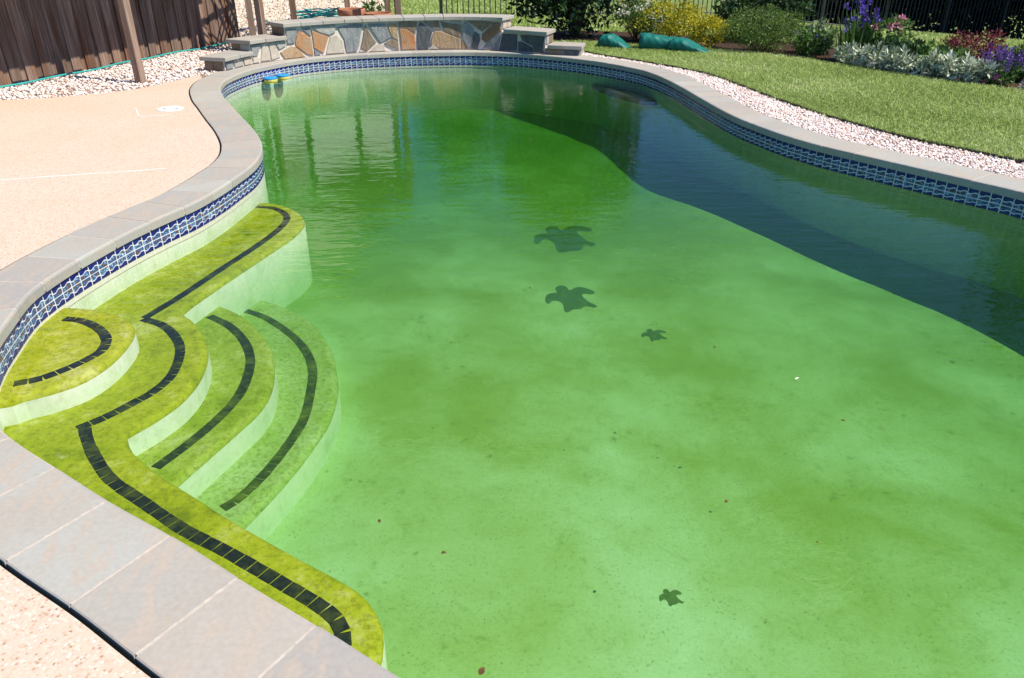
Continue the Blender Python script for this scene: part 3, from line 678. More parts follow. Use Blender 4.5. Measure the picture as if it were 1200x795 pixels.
STONES = [
('g', [(1.415, .37), (1.559, .375), (1.583, .346), (1.527, .201), (1.415, .191)]), ('o', [(1.606, .351), (1.726, .268), (1.771, .237), (1.778, .014), (1.694, .035), (1.543, .159), (1.535, .2)]),
('g', [(1.64, .38), (1.771, .38), (1.771, .265)]), ('o', [(1.79, .332), (2.024, .24), (1.927, .029), (1.799, .11)]), ('l', [(1.79, .385), (2.144, .385), (2.128, .296), (2.048, .259), (1.887, .312)]),
('c', [(2.048, .238), (2.144, .26), (2.224, .176), (2.241, .01), (1.967, .019)]), ('g', [(2.176, .35), (2.426, .385), (2.534, .38), (2.457, .093), (2.411, .01), (2.273, .01), (2.249, .189)]),
('b', [(2.564, .36), (2.703, .133), (2.557, .012), (2.48, .064)]), ('g', [(2.60, .375), (2.859, .37), (2.923, .188), (2.764, .116)]), ('t', [(2.885, .37), (3.026, .37), (3.026, .14), (2.938, .194)]),
('b', [(2.82, .113), (2.938, .166), (3.026, .125), (3.026, .012)]), ('c', [(2.60, .012), (2.71, .097), (2.812, .099), (2.835, .01)]), ('t', [(1.292, .099), (1.472, .165), (1.519, .147), (1.662, .012), (1.353, .012)]),
('g', [(1.799, .089), (1.887, .019), (1.799, .019)]), ('c', [(2.472, .042), (2.534, .008), (2.457, .009)]), ('o', [(3.054, .297), (3.132, .303), (3.265, .214), (3.273, .012), (3.062, .014)]),
('b', [(3.05, .385), (3.312, .385), (3.28, .235), (3.163, .295), (3.05, .315)]), ('d', [(3.319, .306), (3.351, .385), (3.53, .266), (3.452, .012), (3.304, .012)]), ('b', [(3.39, .385), (3.62, .385), (3.639, .271), (3.545, .288)]),
('t', [(3.553, .251), (3.647, .257), (3.929, .139), (3.929, .013), (3.64, .01), (3.491, .085)]), ('b', [(3.645, .385), (3.76, .36), (3.937, .335), (3.937, .168), (3.819, .183), (3.694, .256)]), ('l', [(3.79, .388), (3.937, .386), (3.937, .348), (3.82, .362)]),
('c', [(3.475, .019), (3.506, .077), (3.608, .012)]), ('g', [(3.96, .35), (4.01, .385), (4.12, .286), (4.112, .184), (4.063, .015), (4.023, .035), (3.96, .168)]),
('o', [(3.945, .124), (4.023, .013), (3.952, .01)]), ('b', [(4.04, .385), (4.43, .385), (4.25, .246)]), ('d', [(4.136, .25), (4.202, .216), (4.218, .143), (4.169, .01), (4.079, .014)]),
('r', [(4.446, .38), (4.53, .38), (4.53, .268), (4.299, .102), (4.242, .144), (4.25, .217)]), ('g', [(4.316, .095), (4.53, .25), (4.48, .012), (4.267, .025)]), ('d', [(4.56, .23), (4.792, .235), (4.783, .02), (4.50, .013)]),
('d', [(4.815, .141), (4.85, .15), (5.049, .071), (5.067, .02), (4.815, .014)]), ('d', [(4.877, .166), (4.841, .231), (5.235, .235), (5.235, .02), (5.091, .02), (5.058, .1)]),
('b', [(5.262, .073), (5.50, .075), (5.50, .01), (5.262, .008)]), ('d', [(5.52, .075), (5.735, .073), (5.735, .009), (5.52, .011)]), ('g', [(.84, .235), (1.015, .235), (.932, .092), (.84, .097)]),
('c', [(1.031, .235), (1.114, .235), (1.131, .009), (.973, .021)]), ('c', [(1.131, .235), (1.223, .235), (1.28, .043), (1.147, .014)]), ('l', [(1.233, .235), (1.39, .235), (1.39, .179), (1.281, .141)]),
('c', [(.841, .076), (.948, .077), (.948, .017), (.841, .016)]), ('g', [(.30, .10), (.443, .10), (.454, .025), (.31, .012)]), ('l', [(.465, .10), (.652, .10), (.652, .016), (.487, .014)]), ('c', [(.674, .10), (.82, .10), (.82, .012), (.674, .012)])]
for c, pl in STONES:
    pl = ccw([(s, h) for s, h in pl]); ctr = np.mean(pl, 0); pr_ = random.uniform(.004, .012)
    # subdivide the outline a little and roughen it so edges are not ruler straight
    pts = []
    for i in range(len(pl)):
        a, b = np.array(pl[i]), np.array(pl[(i+1) % len(pl)])
        for t in (0, .5):
            q = a + (b - a)*t; q = q + RNG.normal(size=2)*.0025; pts.append(ctr + (q - ctr)*1.0)
    n = len(pts); V = []
    for d, k in ((.014, 1.0), (-pr_ + .004, 1.0), (-pr_, .94)):
        for q in pts:
            q2 = ctr + (q - ctr)*k; w = wpt(q2[0], d); V.append((w[0], w[1], q2[1]))
    Fc = [tuple(range(2*n, 3*n))] + [(r*n + i, r*n + (i+1) % n, (r+1)*n + (i+1) % n, (r+1)*n + i) for r in (0, 1) for i in range(n)]
    me = pym('flagstone', V, Fc); bm = bmesh.new(); bm.from_mesh(me); bmesh.ops.recalc_face_normals(bm, faces=bm.faces[:]); bm.to_mesh(me); bm.free()
    G(link('flagstone', me, 'st_' + c))

# ------------------------------------------------------------------ gravel
ICO = None
def pebbles(name, pts, size, mat, label, cat='gravel'):
    """irregular chips: squashed octahedra with jitter"""
    n = len(pts); base = np.array([(1, 0, 0), (-1, 0, 0), (0, 1, 0), (0, -1, 0), (0, 0, 1), (0, 0, -1), (.6, .6, .35), (-.6, -.6, .4)], float)
    faces = np.array([(0, 6, 4), (6, 2, 4), (2, 1, 4), (1, 7, 4), (7, 3, 4), (3, 0, 4), (6, 0, 5), (2, 6, 5), (1, 2, 5), (7, 1, 5), (3, 7, 5), (0, 3, 5)])
    sz = size*RNG.uniform(.55, 1.25, (n, 1, 1))*RNG.uniform(.6, 1.2, (n, 1, 3)); sz[:, :, 2] *= .72
    v = base[None]*(1 + RNG.normal(size=(n, 8, 3))*.16)*sz
    a = RNG.uniform(0, 2*np.pi, n); c, s = np.cos(a)[:, None], np.sin(a)[:, None]
    b = RNG.normal(size=n)*.4; cb, sb = np.cos(b)[:, None], np.sin(b)[:, None]
    x, y, z = v[..., 0], v[..., 1]*cb - v[..., 2]*sb, v[..., 1]*sb + v[..., 2]*cb
    V = np.stack([x*c - y*s, x*s + y*c, z], -1) + pts[:, None, :]
    F_ = faces[None] + (np.arange(n)*8)[:, None, None]
    o = link(name, fast_mesh(name, V.reshape(-1, 3), F_.reshape(-1, 3), np.repeat(RNG.uniform(0, 1, n), 12)), mat)
    return tag(o, label, cat, kind='stuff')
def rand_in(poly, n):
    poly = np.asarray(poly); lo, hi = poly.min(0), poly.max(0); out = []
    tot = 0
    while tot < n:
        q = RNG.uniform(lo, hi, (n*2, 2)); q = q[in_poly(q[:, 0], q[:, 1], poly)]; out.append(q); tot += len(q)
        if len(q) == 0: break
    return np.vstack(out)[:n]
gr_in = arc(s_near((.75, 11.15)), s_near((4.0, 3.5)), COPE + .0)
grav_r = np.vstack([gr_in, lawn_path[::-1]])
tag(fill_poly('gravel_base', grav_r, -.03, 'mortar'), kind='structure')
q = rand_in(grav_r, 25000); q = q[~in_poly(q[:, 0], q[:, 1], off(COPE + .006))]
pebbles('gravel', np.c_[q, -.022 + RNG.uniform(0, .018, len(q))], .0145, 'pebble', 'pale pink marble chip gravel between coping and lawn')
FD = np.array([.338, .941]); FN = np.array([-.941, .338])               # fence direction and its back side
FO = np.array([-5.70, 9.13])
def fpt(t, u=0): return FO + FD*t + FN*u                                # u>0 behind the fence
gl = np.vstack([GRAV_L, [[-3.66, 9.93], [-3.60, 10.25], [-3.44, 10.72], [-3.1, 11.2], [-2.6, 11.7], [-1.9, 12.1], [-1.75, 13.8], [-2.3, 16], [-3.2, 20.5], [-7.5, 20.5]], [fpt(4.3, .3), fpt(-2.2, .3)]])
tag(fill_poly('gravel_base', gl, -.045, 'mortar'), kind='structure')
q = rand_in(gl, 42000); front = (q[:, 1] < 12.0 + .0*q[:, 0])
keep = ~in_poly(q[:, 0], q[:, 1], off(COPE + .01)); q = q[keep]; front = front[keep]
n1 = q[front]; n2 = q[~front]
pebbles('gravel', np.c_[n1, -.034 + RNG.uniform(0, .03, len(n1))], .021, 'pebble', 'white marble chip gravel along the wooden fence')
pebbles('gravel', np.c_[n2, -.034 + RNG.uniform(0, .03, len(n2))], .032, 'pebble2', 'tan gravel under the slat pergola behind the stone wall')

# lawn edging strip
def ribbon(path, z0, z1, th):
    Pp = np.array(path); t = np.gradient(Pp, axis=0); t /= np.linalg.norm(t, axis=1)[:, None]; nn = np.stack([-t[:, 1], t[:, 0]], 1); V = []; Fc = []
    for p, w in zip(Pp, nn):
        for u, z in ((0, z0), (0, z1), (th, z1), (th, z0)): V.append((*(p + w*u), z))
    for i in range(len(Pp) - 1):
        for j in range(4): Fc.append((i*4 + j, i*4 + (j+1) % 4, (i+1)*4 + (j+1) % 4, (i+1)*4 + j))
    return V, Fc
v, f = ribbon(lawn_path[3:], -.05, .014, .012)
tag(link('lawn_edging', pym('lawn_edging', v, f), 'edging'), 'black plastic edging strip between gravel and lawn', 'edging')

# ------------------------------------------------------------------ grass
def blades(name, q, zf, h, w, mat, label):
    n = len(q); z = zf(q[:, 0], q[:, 1]); a = RNG.uniform(0, 2*np.pi, n); hh = h*RNG.uniform(.45, 1.25, n); ww = w*RNG.uniform(.6, 1.3, n)
    lean = RNG.normal(size=(n, 2))*.62*hh[:, None]
    dx, dy = np.cos(a)*ww, np.sin(a)*ww
    base = np.c_[q, z]; mid = base + np.c_[lean*.35, hh*.62]; tip = base + np.c_[lean*1.25, hh*(1 - .25*(np.linalg.norm(lean, axis=1)/hh))]
    o = np.c_[dx, dy, 0*dx]
    V = np.stack([base - o, base + o, mid + o*.8, mid - o*.8, tip], 1)
    i = np.arange(n)[:, None]*5
    # quad + tip as a degenerate-free second quad sharing mid edge
    V = np.concatenate([V, (tip + o*.12)[:, None]], 1); i = np.arange(n)[:, None]*6
    F_ = np.concatenate([i + np.array([[0, 1, 2, 3]]), i + np.array([[3, 2, 5, 4]])], 1).reshape(-1, 4)
    ob = link(name, fast_mesh(name, V.reshape(-1, 3), F_, np.repeat(np.clip(RNG.beta(2, 2, n) + .16*np.sin(q[:, 0]*2.1 + 1.3*np.sin(q[:, 1]*1.7)) * np.sin(q[:, 1]*2.6 + q[:, 0]), 0, 1), 2)), mat)
    return tag(ob, label, 'grass', kind='stuff')
q = rand_in(lawn_poly, 190000); q = q[(q[:, 0] < .78*q[:, 1] + .5)]
edge = lawn_path[RNG.integers(3, len(lawn_path), 6000)] + RNG.normal(size=(6000, 2))*.02 + np.array([.03, .03])
blades('grass', np.vstack([q, edge]), lambda x, y: np.full(len(x), -.01), .048, .0032, 'grass', 'mown lawn grass beside the pool')
far = np.c_[RNG.uniform(-4, 14, 130000), RNG.uniform(12.0, 26, 130000)]
k = (far[:, 0] - .0*far[:, 1]) < .72*far[:, 1]
k &= ~in_poly(far[:, 0], far[:, 1], gl); k &= ~in_poly(far[:, 0], far[:, 1], bed_poly)
far = far[k]; blades('grass', far, lambda x, y: terrain(x, y) - .06, .09, .010, 'grass', 'rough grass of the back yard around the iron fence')

# ------------------------------------------------------------------ foliage helpers
def leafcloud(ctrs, spread, per, size, aspect=.5, up=.3, droop=0, out_from=None):
    """rhombic leaves scattered round clump centres -> verts, faces, rnd"""
    C = np.repeat(ctrs, per, 0); n = len(C); d = RNG.normal(size=(n, 3)); d /= np.linalg.norm(d, axis=1)[:, None]
    pos = C + d*np.asarray(spread)*RNG.uniform(.2, 1, (n, 1))**.6
    ax = d + RNG.normal(size=(n, 3))*.6 + np.array([0, 0, up]); ax /= np.linalg.norm(ax, axis=1)[:, None]; ax[:, 2] -= droop
    sd = np.cross(ax, RNG.normal(size=(n, 3))); sd /= np.linalg.norm(sd, axis=1)[:, None] + 1e-9
    L = (size*RNG.uniform(.6, 1.3, n))[:, None]; w = L*aspect*.5
    V = np.stack([pos, pos + ax*L*.5 + sd*w, pos + ax*L, pos + ax*L*.5 - sd*w], 1)
    cl = np.repeat(RNG.uniform(-.22, .22, len(ctrs)), per)
    return V.reshape(-1, 3), np.arange(n*4).reshape(-1, 4), np.clip(RNG.beta(2, 2, n) + cl, 0, 1)
def clumps(n, rx, ry, h, z0=0, shell=.55, seed_flat=.0):
    d = RNG.normal(size=(n, 3)); d /= np.linalg.norm(d, axis=1)[:, None]; r = RNG.uniform(shell, 1, (n, 1)); p = d*r
    lump = 1 + .16*np.sin(d[:, :1]*5 + d[:, 1:2]*4 + RNG.uniform(0, 6))
    p = p*lump; return np.c_[p[:, 0]*rx, p[:, 1]*ry, z0 + (p[:, 2]*.5 + .5)*h]
def shrub(name, label, cat, loc, rx, ry, h, leaf, mat, nclump=120, per=40, aspect=.5, stems=7, z0=.06, cs=.16, group=None, bark='bark', flower=None, nfl=0, flsize=.03, flz=.5, single=False):
    root = tag(empty(name, loc), label, cat, group)
    C = clumps(nclump, rx, ry, h - z0, z0)
    V, Fq, r = leafcloud(C, (cs*rx + .02, cs*ry + .02, cs*h*.6 + .02), per, leaf, aspect)
    V[:, 2] = np.maximum(V[:, 2], .005)
    link('foliage', fast_mesh('foliage', V, Fq, r), mat, root)
    parts = []
    for k in range(stems):
        a = random.uniform(0, 6.28); e = C[random.randrange(len(C))]*np.array([.85, .85, .8])
        b = np.array([math.cos(a)*.04*rx, math.sin(a)*.04*ry, -.05]); m = (b + e)/2 + np.array([0, 0, .08*h]); rr = .012*h + .004
        parts.append(tube_vf([b, m, e], [rr, rr*.7, rr*.25], 5))
    v, f = join_vf(parts); link('stems', pym('stems', v, f), bark, root)
    if flower:
        top = C[C[:, 2] > flz*h]; cc = top[RNG.integers(0, len(top), nfl)] + RNG.normal(size=(nfl, 3))*cs*.4*rx
        n_ = cc - np.array([0, 0, h*.4]); n_ /= np.linalg.norm(n_, axis=1)[:, None]; cc = cc + n_*cs*rx*.6
        if single:
            for c_ in cc:
                V, Fq, r = leafcloud(c_[None], (flsize*.6,)*3, 26, flsize, .8); link('bloom', fast_mesh('bloom', V, Fq, r), flower, root)
            return root
        V, Fq, r = leafcloud(cc, (flsize*.6,)*3, 9, flsize, .8); tag(link('flowers', fast_mesh('flowers', V, Fq, r), flower, root), kind='stuff')
    return root
def gz(x, y): return float(terrain(x, y)) - .03
def tree(name, label, loc, rx, ry, h, z0, leaf, mat, nclump, per, trunk_r, group=None, cs=.2):
    root = tag(empty(name, loc), label, 'tree', group)
    C = clumps(nclump, rx, ry, h - z0, z0, .35); V, Fq, r = leafcloud(C, (cs*rx, cs*ry, cs*(h - z0)*.5), per, leaf, .55)
    link('crown', fast_mesh('crown', V, Fq, r), mat, root)
    parts = [tube_vf([(0, 0, -.3), (.05*rx, 0, h*.35), (0, .05*ry, h*.8)], [trunk_r, trunk_r*.75, trunk_r*.2], 9)]
    for k in range(9):
        e = C[random.randrange(len(C))]*np.array([.8, .8, .9]); zb = random.uniform(.25, .6)*h
        parts.append(tube_vf([(0, 0, zb), tuple((np.array([0, 0, zb]) + e)/2 + np.array([0, 0, .05*h])), tuple(e)], [trunk_r*.4, trunk_r*.28, trunk_r*.08], 6))
    v, f = join_vf(parts); link('trunk', pym('trunk', v, f), 'bark', root); return root

# big shrubs and the flower bed, from the stone wall towards the far corner
shrub('rhododendron', 'tall dark glossy rhododendron behind the stepped end of stone wall', 'shrub', (1.05, 13.55, gz(1.05, 13.55)), 1.25, 1.0, 3.1, .12, 'leaf_dark', 320, 46, .38, stems=14, z0=.05, cs=.12)
shrub('flowering_shrub', 'low shrub dotted with white flowers behind the green bags', 'shrub', (2.0, 13.05, gz(2.0, 13.05)), .42, .35, .62, .05, 'leaf_mid', 60, 30, .5, flower='fl_white', nfl=90, flsize=.035, flz=.35)
shrub('golden_shrub', 'golden yellow shrub right behind the larger green bag', 'shrub', (2.45, 12.85, gz(2.45, 12.85)), .52, .45, .66, .04, 'leaf_yellow', 110, 42, .5)
shrub('golden_shrub', 'lower golden yellow shrub beside the round green bush', 'shrub', (2.98, 12.3, gz(2.98, 12.3)), .38, .34, .44, .04, 'leaf_yellow', 80, 40, .5)
shrub('golden_shrub', 'narrow golden yellow shrub against the tall rhododendron', 'shrub', (2.02, 13.5, gz(2.02, 13.5)), .28, .26, .85, .04, 'leaf_yellow', 50, 36, .5)
shrub('rhododendron', 'dark broadleaf shrub with pale leaf edges behind the round bush', 'shrub', (4.0, 13.4, gz(4.0, 13.4)), .75, .65, .95, .085, 'leaf_dark', 110, 42, .45, cs=.15)
shrub('rounded_shrub', 'round fine leaved green bush beside golden shrub', 'shrub', (3.62, 11.82, gz(3.62, 11.82)), .58, .46, .60, .034, 'leaf_fine', 190, 64, .35)
shrub('leafy_perennial', 'low green perennial with a few violet spikes beside iris clump', 'plant', (4.15, 11.3, gz(4.15, 11.3)), .27, .24, .42, .06, 'leaf_mid', 50, 26, .5, bark='stem_green', flower='fl_violet', nfl=16, flsize=.03)
shrub('variegated_plant', 'pale variegated plant behind the iris clump', 'plant', (4.42, 11.75, gz(4.42, 11.75)), .28, .25, .42, .07, 'leaf_pale', 36, 22, .5, bark='stem_green')
def iris():
    root = tag(empty('iris_clump', (4.63, 10.95, gz(4.63, 10.95))), 'tall iris clump with purple blue flowers', 'flowers')
    n = 170; a = RNG.uniform(0, 6.28, n); r = RNG.uniform(0, .24, n); b = np.c_[np.cos(a)*r, np.sin(a)*r, np.zeros(n)]; H = RNG.uniform(.35, .66, n)
    o = np.c_[np.cos(a), np.sin(a), 0*a]; s = np.c_[-np.sin(a), np.cos(a), 0*a]*.013
    m = b + o*(.06*H + .03)[:, None] + np.c_[0*a, 0*a, H*.65]; t = b + o*(.25*H)[:, None] + np.c_[0*a, 0*a, H]
    V = np.stack([b - s, b + s, m + s, m - s, t, t + s*.1], 1).reshape(-1, 3); i = np.arange(n)[:, None]*6
    Fq = np.concatenate([i + np.array([[0, 1, 2, 3]]), i + np.array([[3, 2, 5, 4]])], 1).reshape(-1, 4)
    link('leaves', fast_mesh('leaves', V, Fq, np.repeat(RNG.uniform(0, 1, n), 2)), 'leaf_sword', root)
    parts = []; fc = []
    for k in range(26):
        aa = random.uniform(0, 6.28); rr = random.uniform(0, .26); h = random.uniform(.5, .92) - rr*.5; e = np.array([math.cos(aa)*rr + .03, math.sin(aa)*rr, h])
        parts.append(tube_vf([(e[0]*.5, e[1]*.5, 0), e], [.006, .004], 5)); fc.append(e)
    v, f = join_vf(parts); link('flower_stalks', pym('flower_stalks', v, f), 'stem_green', root)
    V, Fq, r = leafcloud(np.array(fc), (.025, .025, .03), 12, .045, .7); tag(link('flowers', fast_mesh('flowers', V, Fq, r), 'fl_purple', root), kind='stuff')
iris()
shrub('peony', 'pink peony bush with blooms beside the purple iris', 'flowers', (5.0, 10.8, gz(5.0, 10.8)), .27, .24, .55, .07, 'leaf_mid', 36, 22, .45, bark='stem_green', flower='fl_pink', nfl=9, flsize=.042, flz=.7, single=True)
shrub('leafy_perennial', 'broad leaved green plant behind the silver leaved row, beside the peony', 'plant', (5.0, 10.35, gz(5.0, 10.35)), .34, .28, .38, .075, 'leaf_dark', 50, 26, .5, bark='stem_green')
shrub('leafy_perennial', 'bright green leafy plant in front of the dark red shrub', 'plant', (5.22, 9.85, gz(5.22, 9.85)), .28, .25, .33, .075, 'leaf_mid', 42, 26, .5, bark='stem_green')
shrub('red_shrub', 'dark red leaved shrub in the flower bed', 'shrub', (5.72, 10.05, gz(5.72, 10.05)), .40, .36, .46, .05, 'leaf_red', 90, 44, .3)
sil = [(4.42, 10.6), (4.58, 10.33), (4.72, 10.08), (4.88, 9.86), (5.05, 9.62), (5.20, 9.42), (5.35, 9.25)]
for k, (x, y) in enumerate(sil):
    shrub('silver_plant', 'silver leaved plant, %s in the row edging the lawn' % ['first from the iris', 'second from the iris', 'third from the iris', 'middle one', 'third from the salvia', 'second from the salvia', 'nearest the salvia'][k], 'plant', (x, y, gz(x, y)), .17, .16, .24 + .02*(k % 3), .085, 'leaf_silver', 24, 22, .32, stems=4, z0=.02, group='silver plants edging the lawn', bark='stem_green')
def salvia():
    root = tag(empty('salvia_clump', (5.62, 9.25, gz(5.62, 9.25))), 'purple spiked salvia clump at the end of the silver row', 'flowers')
    C = clumps(40, .22, .2, .24, .02); V, Fq, r = leafcloud(C, (.06, .06, .05), 26, .055, .45); link('foliage', fast_mesh('foliage', V, Fq, r), 'leaf_mid', root)
    parts = []; fc = []
    for k in range(60):
        a = random.uniform(0, 6.28); rr = random.uniform(0, .2); b = np.array([math.cos(a)*rr, math.sin(a)*rr, .1]); e = b + np.array([math.cos(a)*rr*.5, math.sin(a)*rr*.5, random.uniform(.2, .32)])
        parts.append(tube_vf([b, e], [.004, .002], 4)); fc += [b + (e - b)*t for t in np.linspace(.45, 1, 6)]
    v, f = join_vf(parts); link('flower_stalks', pym('flower_stalks', v, f), 'stem_green', root)
    V, Fq, r = leafcloud(np.array(fc), (.010, .010, .014), 5, .022, .7); link('flower_spikes', fast_mesh('flower_spikes', V, Fq, r), 'fl_violet', root)
salvia()
shrub('dark_shrub', 'low dark shrub with yellow tips at the far end of the bed', 'shrub', (6.15, 9.55, gz(6.15, 9.55)), .36, .34, .38, .05, 'leaf_fine', 80, 44, .45)
shrub('pink_flowers', 'magenta flowers at the lawn corner beyond the salvia', 'flowers', (5.85, 8.75, gz(5.85, 8.75)), .2, .17, .16, .05, 'leaf_silver', 24, 18, .35, bark='stem_green', stems=4, z0=.02, flower='fl_magenta', nfl=26, flsize=.03, flz=.4)
shrub('pink_flowers', 'small magenta flower tuft in front of the salvia', 'flowers', (5.44, 9.12, gz(5.44, 9.12)), .09, .08, .16, .04, 'leaf_mid', 14, 14, .4, bark='stem_green', stems=3, z0=.02, flower='fl_magenta', nfl=14, flsize=.028, flz=.4)

# ------------------------------------------------------------------ iron fence
fn = tag(empty('iron_fence', (3.8, 18.5, 0)), 'black iron picket fence at the back of the yard', 'fence')
pv, pf = box_vf(-.009, .009, -.009, .009, 0, 1.25); PK = bevel_me(pym('picket', pv, pf), .003); PK.materials.append(M['iron'])
pv, pf = join_vf([box_vf(-.03, .03, -.03, .03, 0, 1.38), box_vf(-.036, .036, -.036, .036, 1.38, 1.40)]); PS = pym('post', pv, pf); PS.materials.append(M['iron'])
IA = .30; ID = np.array([math.cos(IA), math.sin(IA)]); IO = np.array([3.81, 18.47])
def ipt(t): p = IO + ID*t; return p, -.15 - .105*t if t > 0 else -.15 + .0*t
for k in range(-3, 7):
    p, z = ipt(k*1.83); o = link('post', PS, None, fn); o.location = (p[0] - 3.8, p[1] - 18.5, z - .12); o.rotation_euler = (0, 0, IA)
    if k == 6: break
    (q0, z0), (q1, z1) = ipt(k*1.83), ipt((k+1)*1.83)
    for hz in (.10, 1.05, 1.18):
        a = np.array([*q0, z0 + hz]) - (3.8, 18.5, 0); b = np.array([*q1, z1 + hz]) - (3.8, 18.5, 0)
        v, f = tube_vf([a, b], .014, 4); link('rail', pym('rail', v, f), 'iron', fn)
    for j in range(1, 16):
        p, z = ipt((k + j/16)*1.83); o = link('picket', PK, None, fn); o.location = (p[0] - 3.8, p[1] - 18.5, z - .01); o.rotation_euler = (0, 0, IA)

# trees beyond the iron fence
for k, (x, y, rx, h) in enumerate([(8.6, 23.6, 2.0, 5.2), (11.0, 23.9, 2.3, 5.6), (13.6, 24.2, 2.4, 5.8), (16.3, 24.0, 2.4, 6.0)]):
    tree('evergreen_tree', ['dark evergreen tree beyond the fence, nearest the golden shrubs', 'dark evergreen tree beyond the fence behind the iris', 'dark evergreen tree beyond the fence behind the red shrub', 'dark evergreen tree beyond the fence in the corner of the yard'][k],
         (x, y, gz(x, y) - .1), rx, 1.9, h, .0, .24, 'leaf_evergreen', 340, 60, .18, 'evergreens beyond the fence', cs=.19)
for k, (x, y, h) in enumerate([(15.2, 19.4, 10.5), (18.6, 16.8, 12), (19.5, 20.5, 13), (22.5, 18.3, 13)]):
    tree('shade_tree', ['tall shade tree outside the corner of the fence', 'tall shade tree outside the yard side', 'tall shade tree behind the fence corner', 'tall shade tree furthest outside the yard'][k], (x, y, gz(x, y) - .2), 2.6, 2.6, h, 1.0, .3, 'leaf_dark', 170, 40, .3, 'tall shade trees', cs=.2)
# trees and house that show mirrored in the water
for k, (x, y, rx, h, z0) in enumerate([(-1.6, 25, 1.5, 6.2, .9), (1.4, 27, 2.0, 7.6, 1.2), (4.6, 30, 1.9, 6.0, .8), (-12.5, 20, 2.6, 7.5, 1.0)]):
    tree('yard_tree', ['slender green tree behind the stone wall', 'tall green tree behind the rhododendron', 'spreading green tree past the iron fence', 'bushy green tree beside the neighbouring house'][k], (x, y, gz(x, y) - .1), rx, rx, h, z0, .2, 'leaf_mid', 150, 40, .16, 'trees around the yard', cs=.2)
hs = tag(empty('neighbour_house', (-6.3, 25.5, 0), math.radians(34)), 'pale sided neighbouring house mirrored in the water', 'house')
v, f = box_vf(-3.1, 2.6, 0, 6, -.2, 6.6); v += [(-3.1, 0, 6.6), (2.6, 0, 6.6), (-.25, 0, 9.0), (-3.1, 6, 6.6), (2.6, 6, 6.6), (-.25, 6, 9.0)]; f += [(8, 9, 10), (12, 11, 13)]
link('wall', pym('wall', v, f), 'siding', hs)
for k in range(44):
    v, f = box_vf(-3.1, 2.6, -.012 - .0, -.002, -.1 + k*.152, -.1 + k*.152 + .142); link('siding_board', pym('siding_board', v, f), 'siding', hs)
for sg in (-1, 1):
    e = np.array([-3.5, 6.3]) if sg < 0 else np.array([3.0, 6.3]); t = np.array([-.25, 9.05])
    v = [(e[0], -.3, e[1]), (t[0], -.3, t[1]), (t[0], 6.3, t[1]), (e[0], 6.3, e[1])]; v += [(a, b, c + .12) for a, b, c in v]
    link('roof', pym('roof', v, [(0, 1, 2, 3), (7, 6, 5, 4), (0, 4, 5, 1), (1, 5, 6, 2), (2, 6, 7, 3), (3, 7, 4, 0)]), 'shingle', hs)
for x0, z0 in ((-2.7, 4.1), (-2.7, .9)):
    v, f = box_vf(x0, x0 + 1.0, -.03, -.016, z0, z0 + 1.5); w = link('window', pym('window', v, f), 'glass', hs)
    fr = join_vf([box_vf(x0 - .09, x0, -.05, -.016, z0 - .09, z0 + 1.59), box_vf(x0 + 1, x0 + 1.09, -.05, -.016, z0 - .09, z0 + 1.59), box_vf(x0, x0 + 1, -.05, -.016, z0 + 1.5, z0 + 1.59), box_vf(x0, x0 + 1, -.05, -.016, z0 - .09, z0), box_vf(x0, x0 + 1, -.045, -.031, z0 + .73, z0 + .77)])
    link('frame', pym('frame', *fr), 'white_plastic', w)

# ------------------------------------------------------------------ wooden fence, shelter and pergola
wf = tag(empty('wooden_fence', (*FO, 0)), 'weathered grey brown board fence behind the white gravel', 'fence')
bw = .14; nb = 0
bv, bf = box_vf(-bw/2 + .002, bw/2 - .002, -.010, .010, 0, 1.85); BD = bevel_me(pym('board', bv, bf), .003); BD.materials.append(M['fence_wood'])
t = -3.0; k = 0
while t < 4.05:
    p = fpt(t, .012 if k % 2 else -.014) - FO
    o = link('board', BD, None, wf); o.location = (p[0], p[1], random.uniform(-.02, .03)); o.rotation_euler = (random.uniform(-.012, .012), random.uniform(-.012, .012), math.atan2(FD[1], FD[0]) + random.uniform(-.05, .05))
    t += bw*(.76 if k % 3 else .80); k += 1
for hz in (.35, 1.5):
    a = fpt(-3.1, .05) - FO; b = fpt(4.05, .05) - FO; v, f = tube_vf([(*a, hz), (*b, hz)], .035, 4); link('rail', pym('rail', v, f), 'fence_wood', wf)
def post_mesh(h, w=.09):
    v, f = box_vf(-w/2, w/2, -w/2, w/2, -.05, h); me = bevel_me(pym('post', v, f), .004); me.materials.append(M['post_wood']); return me
sh = tag(empty('garden_shelter', (-4.3, 9.3, 0)), 'wooden post shelter with boarded roof along the board fence', 'shelter')
EAVE = 1.92; PM = post_mesh(EAVE)
FA = math.atan2(FD[1], FD[0])
for p in ((-4.31, 9.27), (-3.50, 11.52), (-5.13, 6.95)):
    o = link('post', PM, None, sh); o.location = (p[0] + 4.3, p[1] - 9.3, 0); o.rotation_euler = (0, 0, FA)
e0 = np.array([-5.6, 5.6]); e1 = np.array([-3.45, 11.66])
def beam(parent, a, b, w, h, z, name, mat, org):
    a, b = np.array(a, float), np.array(b, float); d = (b - a)/np.linalg.norm(b - a); n = np.array([-d[1], d[0]])*w/2
    zs = z if hasattr(z, '__len__') else (z, z)
    v = [(*(a - n), zs[0]), (*(b - n), zs[1]), (*(b + n), zs[1]), (*(a + n), zs[0])]; v = v + [(x, y, q + h) for x, y, q in v]
    v = [(x - org[0], y - org[1], q) for x, y, q in v]
    return link(name, pym(name, v, [(0, 3, 2, 1), (4, 5, 6, 7), (0, 1, 5, 4), (1, 2, 6, 5), (2, 3, 7, 6), (3, 0, 4, 7)]), mat, parent)
OR = (-4.3, 9.3)
beam(sh, e0, e1, .05, .14, EAVE, 'beam', 'post_wood', OR)
